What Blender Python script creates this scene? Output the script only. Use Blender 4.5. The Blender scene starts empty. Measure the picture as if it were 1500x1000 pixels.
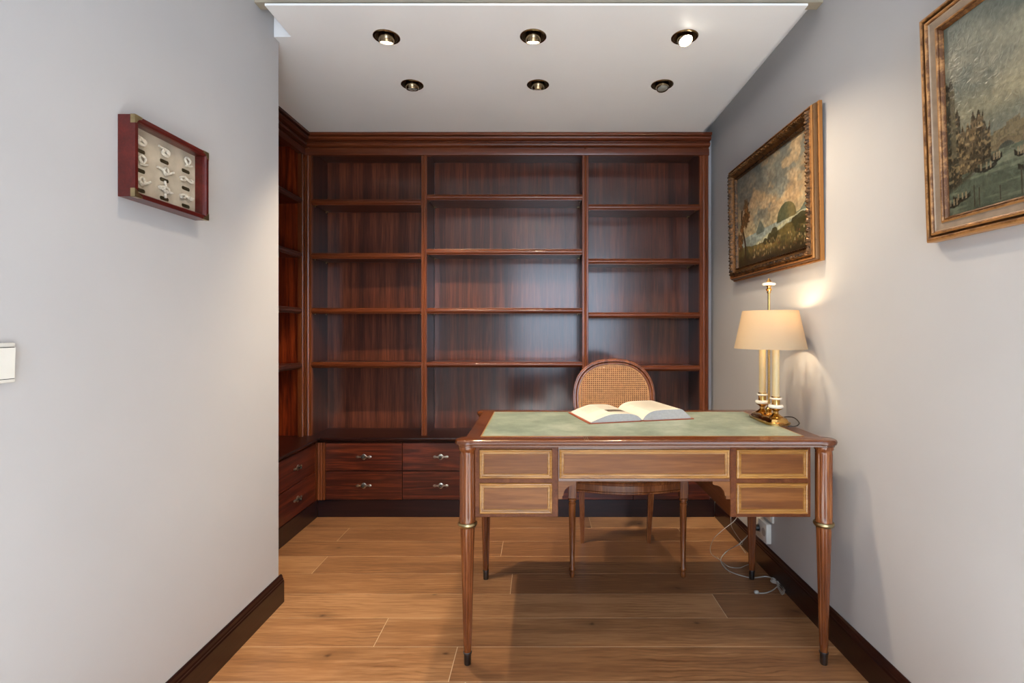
import bpy, bmesh, math, random
import numpy as np
from mathutils import Matrix, Vector

random.seed(7)
PI = math.pi
scene = bpy.context.scene
COL = scene.collection

# ------------------------------------------------------------------ camera, world, lights, exposure
H = 1.154
F = 740.0
cd = bpy.data.cameras.new('camera')
cam = bpy.data.objects.new('camera', cd)
COL.objects.link(cam)
cam.location = (0, 0, H)
cam.rotation_euler = (PI/2, 0, 0)
cd.sensor_width = 36
cd.lens = F/1500*36
cd.shift_x = -41/1500
cd.shift_y = -18/1500
cd.clip_start = 0.01
scene.camera = cam

vs = scene.view_settings
vs.view_transform = 'Standard'
vs.look = 'None'
vs.exposure = 0.55
vs.gamma = 1.0
vs.use_curve_mapping = False

w = bpy.data.worlds.new('world')
scene.world = w
w.use_nodes = True
w.node_tree.nodes['Background'].inputs[0].default_value = (0.62, 0.78, 1.0, 1)
w.node_tree.nodes['Background'].inputs[1].default_value = 1.5

def area(name, loc, rot, sx, sy, power, color):
    l = bpy.data.lights.new(name, 'AREA')
    l.shape = 'RECTANGLE'; l.size = sx; l.size_y = sy
    l.energy = power; l.color = color
    o = bpy.data.objects.new(name, l); COL.objects.link(o)
    o.location = loc; o.rotation_euler = rot
    return o
def spot(name, loc, target, power, color, size=1.6, blend=0.6, radius=0.02):
    l = bpy.data.lights.new(name, 'SPOT')
    l.energy = power; l.color = color; l.spot_size = size; l.spot_blend = blend; l.shadow_soft_size = radius
    o = bpy.data.objects.new(name, l); COL.objects.link(o)
    o.location = loc
    d = Vector(target) - Vector(loc)
    o.rotation_euler = d.to_track_quat('-Z', 'Y').to_euler()
    return o
# daylight entering by the balcony window in the wall behind the camera and a side window
DAY = (0.66, 0.80, 1.0)
area('window_daylight', (0.50, -2.96, 1.50), (PI/2, 0, 0), 1.9, 1.95, 64, DAY)
area('side_daylight', (3.36, -1.4, 1.45), (PI/2, 0, PI/2), 2.0, 1.8, 38, DAY)
sl = bpy.data.lights.new('sun', 'SUN'); sl.energy = 26; sl.color = (0.88, 0.94, 1.0); sl.angle = 0.01  # unseen sunlight added so its floor patch brightens the ceiling
so_ = bpy.data.objects.new('sun', sl); COL.objects.link(so_)
so_.rotation_euler = Vector((-0.03, 1.0, -0.64)).to_track_quat('-Z', 'Y').to_euler()
WARM = (1.0, 0.80, 0.56)
# room's own ceiling spots in front of the dropped ceiling
spot('room_spot', (-0.12, 1.30, 2.62), (0.1, 1.75, 0), 26, (1.0, 0.80, 0.58), 2.3, 0.8, 0.03)

# ------------------------------------------------------------------ materials
def lin(c):
    out = []
    for v in c[:3]:
        v = v/255.0
        out.append(v/12.92 if v <= 0.04045 else ((v+0.055)/1.055)**2.4)
    return (out[0], out[1], out[2], 1.0)

def newmat(name):
    m = bpy.data.materials.new(name); m.use_nodes = True
    nt = m.node_tree
    return m, nt, nt.nodes['Principled BSDF']

def plain(name, rgb, rough=0.5, metal=0.0, coat=0.0, noise=0.04, nscale=30, bump=0.0):
    m, nt, b = newmat(name)
    n = nt.nodes.new('ShaderNodeTexNoise'); n.inputs['Scale'].default_value = nscale
    n.inputs['Detail'].default_value = 4
    tc = nt.nodes.new('ShaderNodeTexCoord'); nt.links.new(tc.outputs['Object'], n.inputs['Vector'])
    r = nt.nodes.new('ShaderNodeValToRGB')
    c = lin(rgb)
    r.color_ramp.elements[0].position = 0.3; r.color_ramp.elements[1].position = 0.7
    r.color_ramp.elements[0].color = (c[0]*(1-noise*2), c[1]*(1-noise*2), c[2]*(1-noise*2), 1)
    r.color_ramp.elements[1].color = (min(1, c[0]*(1+noise)), min(1, c[1]*(1+noise)), min(1, c[2]*(1+noise)), 1)
    nt.links.new(n.outputs['Fac'], r.inputs['Fac']); nt.links.new(r.outputs['Color'], b.inputs['Base Color'])
    b.inputs['Roughness'].default_value = rough
    b.inputs['Metallic'].default_value = metal
    b.inputs['Coat Weight'].default_value = coat
    b.inputs['Coat Roughness'].default_value = 0.1
    if bump:
        bp = nt.nodes.new('ShaderNodeBump'); bp.inputs['Strength'].default_value = bump; bp.inputs['Distance'].default_value = 0.002
        nt.links.new(n.outputs['Fac'], bp.inputs['Height']); nt.links.new(bp.outputs['Normal'], b.inputs['Normal'])
    return m

def wood(name, cols, axis='x', rough=0.3, coat=0.3, coat_rough=0.12, scale=1.0, stretch=0.05, distort=1.2, knots=False, bump=0.05, fine=0.35, vary=0.5, spec=0.3):
    """cols: three sRGB tones dark, mid, light. Grain runs along `axis`."""
    m, nt, b = newmat(name)
    L = nt.links
    tc = nt.nodes.new('ShaderNodeTexCoord')
    oi = nt.nodes.new('ShaderNodeObjectInfo')
    off = nt.nodes.new('ShaderNodeVectorMath'); off.operation = 'SCALE'
    comb = nt.nodes.new('ShaderNodeCombineXYZ')
    for k in range(3): comb.inputs[k].default_value = (7.3, 3.7, 5.1)[k]
    L.new(comb.outputs[0], off.inputs[0]); L.new(oi.outputs['Random'], off.inputs['Scale'])
    add = nt.nodes.new('ShaderNodeVectorMath'); add.operation = 'ADD'
    L.new(tc.outputs['Object'], add.inputs[0]); L.new(off.outputs[0], add.inputs[1])
    mp = nt.nodes.new('ShaderNodeMapping')
    s = [scale*1.0]*3
    s['xyz'.index(axis)] = scale*stretch
    mp.inputs['Scale'].default_value = s
    L.new(add.outputs[0], mp.inputs['Vector'])
    n1 = nt.nodes.new('ShaderNodeTexNoise'); n1.inputs['Scale'].default_value = 16; n1.inputs['Detail'].default_value = 5
    n1.inputs['Roughness'].default_value = 0.55; n1.inputs['Distortion'].default_value = distort
    L.new(mp.outputs[0], n1.inputs['Vector'])
    n2 = nt.nodes.new('ShaderNodeTexNoise'); n2.inputs['Scale'].default_value = 130; n2.inputs['Detail'].default_value = 3
    L.new(mp.outputs[0], n2.inputs['Vector'])
    mix = nt.nodes.new('ShaderNodeMix'); mix.data_type = 'FLOAT'; mix.inputs[0].default_value = fine
    L.new(n1.outputs['Fac'], mix.inputs[2]); L.new(n2.outputs['Fac'], mix.inputs[3])
    fac = mix.outputs[0]
    # slight tone shift from piece to piece
    ms = nt.nodes.new('ShaderNodeMath'); ms.operation = 'MULTIPLY_ADD'; ms.inputs[1].default_value = 0.16*vary; ms.inputs[2].default_value = -0.08*vary
    L.new(oi.outputs['Random'], ms.inputs[0])
    ad = nt.nodes.new('ShaderNodeMath'); ad.operation = 'ADD'
    L.new(fac, ad.inputs[0]); L.new(ms.outputs[0], ad.inputs[1]); fac = ad.outputs[0]
    r = nt.nodes.new('ShaderNodeValToRGB')
    e = r.color_ramp.elements
    e[0].position = 0.32; e[0].color = lin(cols[0])
    e[1].position = 0.66; e[1].color = lin(cols[2])
    k = e.new(0.5); k.color = lin(cols[1])
    L.new(fac, r.inputs['Fac'])
    out = r.outputs['Color']
    if knots:
        mp2 = nt.nodes.new('ShaderNodeMapping')
        s2 = [2.2]*3; s2['xyz'.index(axis)] = 1.0
        mp2.inputs['Scale'].default_value = s2
        L.new(add.outputs[0], mp2.inputs['Vector'])
        nz = nt.nodes.new('ShaderNodeTexNoise'); nz.inputs['Scale'].default_value = 9; nz.inputs['Detail'].default_value = 3
        L.new(add.outputs[0], nz.inputs['Vector'])
        va = nt.nodes.new('ShaderNodeVectorMath'); va.operation = 'MULTIPLY_ADD'
        va.inputs[1].default_value = (0.12, 0.12, 0.12)
        L.new(nz.outputs['Color'], va.inputs[0]); L.new(mp2.outputs[0], va.inputs[2])
        vo = nt.nodes.new('ShaderNodeTexVoronoi'); vo.inputs['Scale'].default_value = 1.5; vo.voronoi_dimensions = '2D'
        L.new(va.outputs[0], vo.inputs['Vector'])
        rr = nt.nodes.new('ShaderNodeValToRGB')
        rr.color_ramp.elements[0].position = 0.0; rr.color_ramp.elements[0].color = (0.9, 0.9, 0.9, 1)
        rr.color_ramp.elements[1].position = 0.16; rr.color_ramp.elements[1].color = (0, 0, 0, 1)
        kk = rr.color_ramp.elements.new(0.03); kk.color = (0.35, 0.35, 0.35, 1)
        L.new(vo.outputs['Distance'], rr.inputs['Fac'])
        mc = nt.nodes.new('ShaderNodeMix'); mc.data_type = 'RGBA'
        L.new(rr.outputs['Color'], mc.inputs[0]); L.new(out, mc.inputs[6]); mc.inputs[7].default_value = lin((62, 36, 20))
        out = mc.outputs[2]
        # cathedral grain lines
        wv = nt.nodes.new('ShaderNodeTexWave'); wv.wave_type = 'BANDS'; wv.bands_direction = 'Y'
        wv.inputs['Scale'].default_value = 16; wv.inputs['Distortion'].default_value = 9; wv.inputs['Detail'].default_value = 3
        wv.inputs['Detail Scale'].default_value = 0.9
        mp3 = nt.nodes.new('ShaderNodeMapping'); mp3.inputs['Scale'].default_value = (0.35, 1.0, 1.0)
        L.new(add.outputs[0], mp3.inputs['Vector']); L.new(mp3.outputs[0], wv.inputs['Vector'])
        r3 = nt.nodes.new('ShaderNodeValToRGB')
        r3.color_ramp.elements[0].position = 0.0; r3.color_ramp.elements[0].color = (0.66, 0.62, 0.58, 1)
        r3.color_ramp.elements[1].position = 0.34; r3.color_ramp.elements[1].color = (1, 1, 1, 1)
        L.new(wv.outputs['Fac'], r3.inputs['Fac'])
        ml = nt.nodes.new('ShaderNodeMix'); ml.data_type = 'RGBA'; ml.blend_type = 'MULTIPLY'
        nm = nt.nodes.new('ShaderNodeTexNoise'); nm.inputs['Scale'].default_value = 2.2
        L.new(add.outputs[0], nm.inputs['Vector'])
        mr = nt.nodes.new('ShaderNodeMapRange'); mr.inputs[1].default_value = 0.42; mr.inputs[2].default_value = 0.62; mr.inputs[4].default_value = 0.95
        L.new(nm.outputs['Fac'], mr.inputs[0]); L.new(mr.outputs[0], ml.inputs[0])
        L.new(out, ml.inputs[6]); L.new(r3.outputs['Color'], ml.inputs[7])
        out = ml.outputs[2]
    L.new(out, b.inputs['Base Color'])
    b.inputs['Roughness'].default_value = rough
    b.inputs['Coat Weight'].default_value = coat
    b.inputs['Coat Roughness'].default_value = coat_rough
    b.inputs['Specular IOR Level'].default_value = spec
    bp = nt.nodes.new('ShaderNodeBump'); bp.inputs['Strength'].default_value = bump; bp.inputs['Distance'].default_value = 0.003
    L.new(n2.outputs['Fac'], bp.inputs['Height']); L.new(bp.outputs['Normal'], b.inputs['Normal'])
    return m

M = {}
M['wall'] = plain('wall_paint', (184, 183, 184), 0.62, noise=0.012, nscale=4)
M['wall_room'] = plain('wall_paint_room', (205, 202, 196), 0.7, noise=0.012, nscale=4)
M['ceiling'] = plain('ceiling_paint', (234, 234, 234), 0.45, noise=0.012, nscale=3)
M['plank'] = wood('oak_plank', [(134, 92, 60), (160, 114, 75), (182, 136, 94)], 'x', 0.36, 0.12, 0.25, 0.8, 0.10, 0.9, True, 0.08, 0.42, 2.4)
M['under'] = plain('subfloor', (214, 186, 150), 0.8)  # very pale tone put in as the bevel highlight along plank seams
M['base'] = wood('dark_baseboard', [(24, 10, 9), (35, 15, 12), (48, 21, 15)], 'y', 0.28, 0.4, 0.12, vary=0.2)
M['base_x'] = wood('dark_plinth', [(24, 11, 12), (33, 15, 15), (42, 20, 18)], 'x', 0.32, 0.3, 0.2, vary=0.2)
M['mah_v'] = wood('mahogany_back', [(50, 24, 16), (80, 38, 23), (112, 58, 35)], 'z', 0.5, 0.9, 0.17, 1.6, 0.035, 0.5, bump=0.25, vary=0.3, spec=0.2)
M['mah_l'] = wood('mahogany_red', [(52, 16, 7), (116, 42, 18), (158, 66, 28)], 'z', 0.3, 0.3, 0.15, 1.6, 0.05, 1.5, vary=0.2)
M['mah_side'] = wood('mahogany_side', [(40, 19, 14), (62, 30, 20), (86, 44, 28)], 'z', 0.36, 0.4, 0.24, 1.6, 0.035, 0.5, vary=0.3)
M['mah_h'] = wood('mahogany_shelf', [(46, 20, 13), (70, 32, 19), (98, 48, 28)], 'x', 0.3, 0.4, 0.15, 1.6, 0.04, 0.6, vary=0.3)
M['mah_drawer'] = wood('mahogany_drawer', [(44, 18, 11), (70, 28, 16), (112, 50, 25)], 'x', 0.3, 0.35, 0.15, 1.7, 0.05, 2.2, fine=0.2, vary=0.3)
M['mah_drawer_y'] = wood('mahogany_drawer_side', [(46, 18, 11), (76, 30, 17), (112, 48, 26)], 'y', 0.3, 0.35, 0.15, 1.7, 0.05, 1.2, fine=0.2, vary=0.3)
M['worktop'] = wood('worktop_mahogany', [(26, 12, 10), (36, 16, 13), (50, 23, 17)], 'x', 0.28, 0.3, 0.15, 1.6, 0.04, 0.6, vary=0.2)
M['trim_v'] = wood('mahogany_stile', [(80, 38, 18), (102, 50, 24), (124, 66, 34)], 'z', 0.3, 0.22, 0.1, 1.3, 0.04, 0.5, vary=0.2)
M['trim_x'] = wood('mahogany_trim', [(72, 32, 16), (92, 43, 21), (114, 58, 30)], 'x', 0.3, 0.22, 0.1, 1.3, 0.04, 0.5, vary=0.2)
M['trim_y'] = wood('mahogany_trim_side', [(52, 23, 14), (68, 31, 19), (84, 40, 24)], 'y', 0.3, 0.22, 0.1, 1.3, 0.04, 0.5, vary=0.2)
M['desk_x'] = wood('desk_walnut', [(88, 48, 18), (112, 65, 27), (134, 84, 40)], 'x', 0.42, 0.08, 0.16, 1.2, 0.06, 1.2, vary=0.3, spec=0.2)
M['desk_y'] = wood('desk_walnut_deep', [(76, 37, 16), (98, 51, 23), (116, 66, 34)], 'y', 0.45, 0.05, 0.16, 1.2, 0.06, 1.0, vary=0.2, spec=0.15)
M['desk_red'] = wood('desk_rim', [(72, 35, 16), (92, 48, 23), (112, 63, 33)], 'x', 0.26, 0.5, 0.1, 1.2, 0.05, 0.6, vary=0.2)
M['desk_leg'] = wood('desk_leg', [(74, 36, 16), (116, 62, 30), (158, 98, 52)], 'z', 0.22, 0.6, 0.08, 1.2, 0.06, 1.0, vary=0.2)
M['gilt_wood'] = wood('golden_moulding', [(118, 76, 32), (156, 108, 50), (184, 136, 72)], 'x', 0.3, 0.4, 0.15, 1.4, 0.1, 0.8, vary=0.2)
M['chair'] = wood('chair_beech', [(70, 34, 15), (108, 58, 27), (146, 86, 44)], 'z', 0.24, 0.55, 0.1, 1.3, 0.08, 0.8, vary=0.1)
M['cane'] = plain('cane', (178, 128, 80), 0.55, noise=0.12, nscale=60)
M['brass'] = plain('polished_brass', (214, 172, 104), 0.14, 1.0, noise=0.05, nscale=20)
M['brass_dull'] = plain('dull_brass', (176, 160, 120), 0.32, 1.0, noise=0.1, nscale=40)
M['steel'] = plain('dark_steel', (96, 98, 102), 0.3, 1.0, noise=0.08, nscale=40)
M['pewter'] = plain('antique_silver', (196, 188, 172), 0.3, 1.0, noise=0.2, nscale=80)
M['pewter_dark'] = plain('tarnished_silver', (84, 78, 70), 0.4, 1.0, noise=0.2, nscale=80)
M['chrome'] = plain('aged_nickel', (150, 132, 104), 0.18, 1.0, noise=0.1, nscale=30)
M['chrome_in'] = plain('smoked_reflector', (120, 96, 70), 0.4, 0.7, noise=0.2, nscale=30)
M['white_pl'] = plain('white_plastic', (222, 220, 212), 0.3, noise=0.01)
M['ceramic'] = plain('white_ceramic', (236, 230, 216), 0.18, coat=0.5, noise=0.01)
M['ceramic_rug'] = plain('cream_wool', (230, 226, 218), 0.9, noise=0.04, nscale=90)  # bright cloth of the added floor cover that bounces daylight
M['candle'] = plain('ivory_sleeve', (206, 184, 138), 0.35, noise=0.02)
M['black'] = plain('black_rubber', (22, 20, 18), 0.45)
M['cable'] = plain('pale_cable', (170, 166, 158), 0.45)
M['red_box'] = wood('red_lacquer', [(58, 15, 12), (76, 20, 16), (92, 28, 22)], 'y', 0.3, 0.3, 0.1, 1.3, 0.06, 0.6)
M['backing'] = plain('cream_backing', (190, 178, 158), 0.8, noise=0.1, nscale=25)
M['tag'] = plain('bronze_plaque', (82, 74, 52), 0.4, 0.6, noise=0.1)
M['rope'] = plain('cotton_rope', (214, 206, 190), 0.85, noise=0.12, nscale=200)
M['page'] = plain('page_paper', (204, 197, 184), 0.75, noise=0.015)
M['page_edge'] = plain('page_block', (186, 185, 183), 0.8, noise=0.05, nscale=120)
M['cover'] = plain('book_cover', (150, 72, 44), 0.5, noise=0.05)
M['print'] = plain('printed_picture', (92, 78, 66), 0.6, noise=0.45, nscale=110)
M['ink'] = plain('faint_text', (180, 172, 156), 0.75, noise=0.02)

# leather with wear
m, nt, b = newmat('green_leather')
tc = nt.nodes.new('ShaderNodeTexCoord')
n = nt.nodes.new('ShaderNodeTexNoise'); n.inputs['Scale'].default_value = 7; n.inputs['Detail'].default_value = 8; n.inputs['Roughness'].default_value = 0.7
nt.links.new(tc.outputs['Object'], n.inputs['Vector'])
r = nt.nodes.new('ShaderNodeValToRGB'); e = r.color_ramp.elements
e[0].position = 0.3; e[0].color = lin((98, 110, 98)); e[1].position = 0.72; e[1].color = lin((158, 164, 150))
k = e.new(0.5); k.color = lin((124, 135, 120))
nt.links.new(n.outputs['Fac'], r.inputs['Fac']); nt.links.new(r.outputs['Color'], b.inputs['Base Color'])
b.inputs['Roughness'].default_value = 0.42
n2 = nt.nodes.new('ShaderNodeTexNoise'); n2.inputs['Scale'].default_value = 400
nt.links.new(tc.outputs['Object'], n2.inputs['Vector'])
bp = nt.nodes.new('ShaderNodeBump'); bp.inputs['Strength'].default_value = 0.15; bp.inputs['Distance'].default_value = 0.001
nt.links.new(n2.outputs['Fac'], bp.inputs['Height']); nt.links.new(bp.outputs['Normal'], b.inputs['Normal'])
M['leather'] = m

def gilt(name, dark, light, rough=0.38, metal=0.6, s=45):
    m, nt, b = newmat(name)
    tc = nt.nodes.new('ShaderNodeTexCoord')
    n = nt.nodes.new('ShaderNodeTexNoise'); n.inputs['Scale'].default_value = s; n.inputs['Detail'].default_value = 6; n.inputs['Roughness'].default_value = 0.7
    nt.links.new(tc.outputs['Object'], n.inputs['Vector'])
    g = nt.nodes.new('ShaderNodeNewGeometry')
    mx = nt.nodes.new('ShaderNodeMath'); mx.operation = 'MULTIPLY_ADD'; mx.inputs[1].default_value = 1.6; mx.inputs[2].default_value = -0.8
    nt.links.new(g.outputs['Pointiness'], mx.inputs[0])
    ad = nt.nodes.new('ShaderNodeMath'); ad.operation = 'ADD'
    nt.links.new(n.outputs['Fac'], ad.inputs[0]); nt.links.new(mx.outputs[0], ad.inputs[1])
    r = nt.nodes.new('ShaderNodeValToRGB'); e = r.color_ramp.elements
    e[0].position = 0.36; e[0].color = lin(dark); e[1].position = 0.62; e[1].color = lin(light)
    nt.links.new(ad.outputs[0], r.inputs['Fac']); nt.links.new(r.outputs['Color'], b.inputs['Base Color'])
    b.inputs['Roughness'].default_value = rough; b.inputs['Metallic'].default_value = metal
    return m
M['gilt'] = gilt('antique_gilt', (62, 34, 15), (172, 116, 60), 0.45)
M['gilt_dark'] = gilt('dark_gilt', (30, 20, 12), (112, 76, 40))
M['gilt2'] = gilt('bronze_gilt', (88, 54, 26), (180, 130, 78), 0.42, 0.45, 30)
M['grey_band'] = plain('greyed_band', (150, 130, 110), 0.5, noise=0.08, nscale=40)

# shade: thin fabric that lets lamplight through
m, nt, b = newmat('lampshade_fabric')
n = nt.nodes.new('ShaderNodeTexNoise'); n.inputs['Scale'].default_value = 260
r = nt.nodes.new('ShaderNodeValToRGB'); r.color_ramp.elements[0].color = lin((190, 170, 140)); r.color_ramp.elements[1].color = lin((202, 182, 152))
nt.links.new(n.outputs['Fac'], r.inputs['Fac'])
tr = nt.nodes.new('ShaderNodeBsdfTranslucent'); nt.links.new(r.outputs['Color'], tr.inputs['Color'])
mxs = nt.nodes.new('ShaderNodeMixShader'); mxs.inputs[0].default_value = 0.34
nt.links.new(r.outputs['Color'], b.inputs['Base Color']); b.inputs['Roughness'].default_value = 0.8
nt.links.new(b.outputs[0], mxs.inputs[1]); nt.links.new(tr.outputs[0], mxs.inputs[2])
nt.links.new(mxs.outputs[0], nt.nodes['Material Output'].inputs['Surface'])
M['shade'] = m

# thin clear glass
m, nt, b = newmat('clear_glass')
gl = nt.nodes.new('ShaderNodeBsdfGlossy'); gl.inputs['Roughness'].default_value = 0.02
tp = nt.nodes.new('ShaderNodeBsdfTransparent')
fr = nt.nodes.new('ShaderNodeFresnel'); fr.inputs[0].default_value = 1.35
mxs = nt.nodes.new('ShaderNodeMixShader')
gg = nt.nodes.new('ShaderNodeNewGeometry'); mm_ = nt.nodes.new('ShaderNodeMath'); mm_.operation = 'SUBTRACT'; mm_.inputs[0].default_value = 1.0
nt.links.new(gg.outputs['Backfacing'], mm_.inputs[1])
m2_ = nt.nodes.new('ShaderNodeMath'); m2_.operation = 'MULTIPLY'; nt.links.new(mm_.outputs[0], m2_.inputs[0]); nt.links.new(fr.outputs[0], m2_.inputs[1])
nt.links.new(m2_.outputs[0], mxs.inputs[0]); nt.links.new(tp.outputs[0], mxs.inputs[1]); nt.links.new(gl.outputs[0], mxs.inputs[2])
nt.links.new(mxs.outputs[0], nt.nodes['Material Output'].inputs['Surface'])
M['glass'] = m

def emit(name, color, strength):
    m, nt, b = newmat(name)
    b.inputs['Base Color'].default_value = (1, 1, 1, 1)
    b.inputs['Emission Color'].default_value = (*color, 1)
    b.inputs['Emission Strength'].default_value = strength
    return m
M['bulb_on'] = emit('lit_bulb_face', (1.0, 0.86, 0.62), 9)
M['bulb_hot'] = emit('bright_bulb_face', (1.0, 0.92, 0.78), 45)
M['lamp_bulb'] = emit('warm_bulb', (1.0, 0.78, 0.52), 2.5)
M['bulb_off'] = plain('unlit_bulb_face', (150, 150, 140), 0.12, 0.3, coat=0.6)

# ------------------------------------------------------------------ mesh helpers
OFF = {}
def root(name, label, cat, loc, group=None):
    o = bpy.data.objects.new(name, None); COL.objects.link(o)
    o.empty_display_size = 0.05
    o.location = loc; o['label'] = label; o['category'] = cat
    if group: o['group'] = group
    OFF[o.name] = Vector(loc)
    return o
def tag(o, label, cat, group=None):
    o['label'] = label; o['category'] = cat
    if group: o['group'] = group
    return o
def obj(name, bm, mat, parent=None, smooth=False, label=None, angle=35):
    """link bm (world coordinates) as one mesh object under parent"""
    off = Vector((0, 0, 0))
    if parent is not None: off = OFF[parent.name]
    if off.length: bmesh.ops.translate(bm, verts=bm.verts, vec=-off)
    bmesh.ops.recalc_face_normals(bm, faces=bm.faces)
    me = bpy.data.meshes.new(name)
    bm.to_mesh(me); bm.free()
    mats = mat if isinstance(mat, (list, tuple)) else [mat]
    for mm in mats: me.materials.append(mm)
    if smooth:
        me.polygons.foreach_set('use_smooth', [True]*len(me.polygons))
        me.set_sharp_from_angle(angle=math.radians(angle))
    o = bpy.data.objects.new(name, me); COL.objects.link(o)
    if parent is not None:
        o.parent = parent
        OFF[o.name] = off
    if label: o['label'] = label
    return o
def struct(name, bm, mat, smooth=False):
    o = obj(name, bm, mat, None, smooth)
    o['kind'] = 'structure'
    OFF[o.name] = Vector((0, 0, 0))
    return o

def B(): return bmesh.new()
def box(bm, x0, x1, y0, y1, z0, z1, bev=0.0, seg=1, mi=0):
    r = bmesh.ops.create_cube(bm, size=1.0)
    vs_ = r['verts']
    for v in vs_:
        v.co = Vector((x0+(v.co.x+0.5)*(x1-x0), y0+(v.co.y+0.5)*(y1-y0), z0+(v.co.z+0.5)*(z1-z0)))
    fs = {f for v in vs_ for f in v.link_faces}
    for f in fs: f.material_index = mi
    if bev > 0:
        es = list({e for v in vs_ for e in v.link_edges})
        bmesh.ops.bevel(bm, geom=es, offset=bev, segments=seg, affect='EDGES', profile=0.5)
    return bm
def prism(bm, pts, d0, d1, plane='xz', mi=0):
    """extrude a 2-D outline. plane 'xz' -> along y, 'yz' -> along x, 'xy' -> along z"""
    def P(p, d):
        if plane == 'xz': return (p[0], d, p[1])
        if plane == 'yz': return (d, p[0], p[1])
        return (p[0], p[1], d)
    a = [bm.verts.new(P(p, d0)) for p in pts]
    c = [bm.verts.new(P(p, d1)) for p in pts]
    fs = [bm.faces.new(a), bm.faces.new(c[::-1])]
    n = len(pts)
    for i in range(n):
        fs.append(bm.faces.new((a[i], a[(i+1) % n], c[(i+1) % n], c[i])))
    for f in fs: f.material_index = mi
    return bm
def rings(bm, rs, close=True, cap=True, mi=0):
    """loft a list of rings (lists of points of equal length)"""
    V = [[bm.verts.new(p) for p in r_] for r_ in rs]
    n = len(rs[0])
    for a, c in zip(V[:-1], V[1:]):
        for i in range(n if close else n-1):
            f = bm.faces.new((a[i], a[(i+1) % n], c[(i+1) % n], c[i])); f.material_index = mi
    if cap:
        f = bm.faces.new(V[0]); f.material_index = mi
        f = bm.faces.new(V[-1][::-1]); f.material_index = mi
    return V
def lathe(bm, cx, cy, prof, seg=24, sx=1.0, sy=1.0, cap=True, mi=0):
    rs = []
    for r_, z in prof:
        rs.append([(cx+r_*sx*math.cos(2*PI*i/seg), cy+r_*sy*math.sin(2*PI*i/seg), z) for i in range(seg)])
    rings(bm, rs, True, cap, mi)
    return bm
def fluted(bm, cx, cy, prof, n=10, seg=80, depth=0.0034):
    """prof: (r, z, flute 0..1)"""
    rs = []
    for r_, z, fl in prof:
        ring = []
        for i in range(seg):
            t = 2*PI*i/seg
            c = abs(math.sin(n*t/2.0+0.3))
            g = max(0.0, 1-(c/0.5)**2) if c < 0.5 else 0.0
            rr = r_-depth*fl*g
            ring.append((cx+rr*math.cos(t), cy+rr*math.sin(t), z))
        rs.append(ring)
    rings(bm, rs)
    return bm
def tube(bm, pts, r_, seg=8, cap=True):
    pts = [Vector(p) for p in pts]
    rs = []
    up = Vector((0, 0, 1))
    prev = None
    for i, p in enumerate(pts):
        t = (pts[min(i+1, len(pts)-1)]-pts[max(i-1, 0)])
        t.normalize()
        if prev is None:
            a = t.cross(up)
            if a.length < 1e-3: a = t.cross(Vector((1, 0, 0)))
        else:
            a = prev-t*prev.dot(t)
        a.normalize(); prev = a
        c = t.cross(a)
        rad = r_[i] if isinstance(r_, (list, tuple)) else r_
        rs.append([p+(a*math.cos(2*PI*k/seg)+c*math.sin(2*PI*k/seg))*rad for k in range(seg)])
    rings(bm, rs, True, cap)
    return bm
def smooth_path(ctrl, n=8, closed=False):
    P = [Vector(p) for p in ctrl]
    out = []
    m_ = len(P)
    rng = range(m_ if closed else m_-1)
    for i in rng:
        g = lambda k: P[k % m_] if closed else P[min(max(k, 0), m_-1)]
        p0, p1, p2, p3 = g(i-1), g(i), g(i+1), g(i+2)
        for j in range(n):
            t = j/n
            out.append(0.5*((2*p1)+(-p0+p2)*t+(2*p0-5*p1+4*p2-p3)*t*t+(-p0+3*p1-3*p2+p3)*t**3))
    if not closed: out.append(P[-1])
    return out

# ------------------------------------------------------------------ structure
XL, XR = -1.10, 1.09
YF = 3.42            # wall behind the bookcase
# floor
bm = B(); box(bm, -2.6, 3.5, -3.1, 3.5, -0.06, -0.0009)
floor = struct('floor', bm, M['under'])
rows = []
y = 1.654-0.183*26
k = 0
joint = {0: [-0.75], 1: [-0.606], 2: [0.55], 3: [-0.13], 4: [-1.079, 0.95], 5: [-0.20], 6: [-1.107], 7: [0.30], 8: [0.2]}
pr = random.Random(3)
while y < 3.45:
    row = round((y-1.654)/0.183)
    # in row numbering 0 starts at Y=1.654
    js = {0: [-0.30, 1.6], 1: [-0.606, 1.3], 2: [0.75], 3: [-0.13], 4: [-1.079, 0.9], 5: [-0.20], 6: [-1.107, 0.8], 7: [0.3], 8: [-0.7]}.get(row)
    if js is None:
        s0 = pr.uniform(-2.2, -0.4); js = [s0, s0+1.9]
    x0a, x1a = (-1.75, 1.09) if y > 2.0 else ((-1.10, 1.09) if y > 0.40 else (-2.55, 3.42 if y < -0.5 else 1.09))
    xs = [x0a]+[j for j in js if x0a+0.1 < j < x1a-0.1]+[x1a]
    for a, c in zip(xs[:-1], xs[1:]):
        bm = B()
        g = 0.0013
        x0, x1, y0, y1 = a+g, c-g, y+g, min(y+0.183, 3.45)-g
        box(bm, x0, x1, y0, y1, -0.0009, 0.0, 0.0004, 1)
        bmesh.ops.translate(bm, verts=bm.verts, vec=(-(x0+x1)/2, -(y0+y1)/2, 0))
        o = obj('plank', bm, M['plank'], None)
        o.parent = floor; o.location = ((x0+x1)/2, (y0+y1)/2, 0)
    y += 0.183

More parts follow.
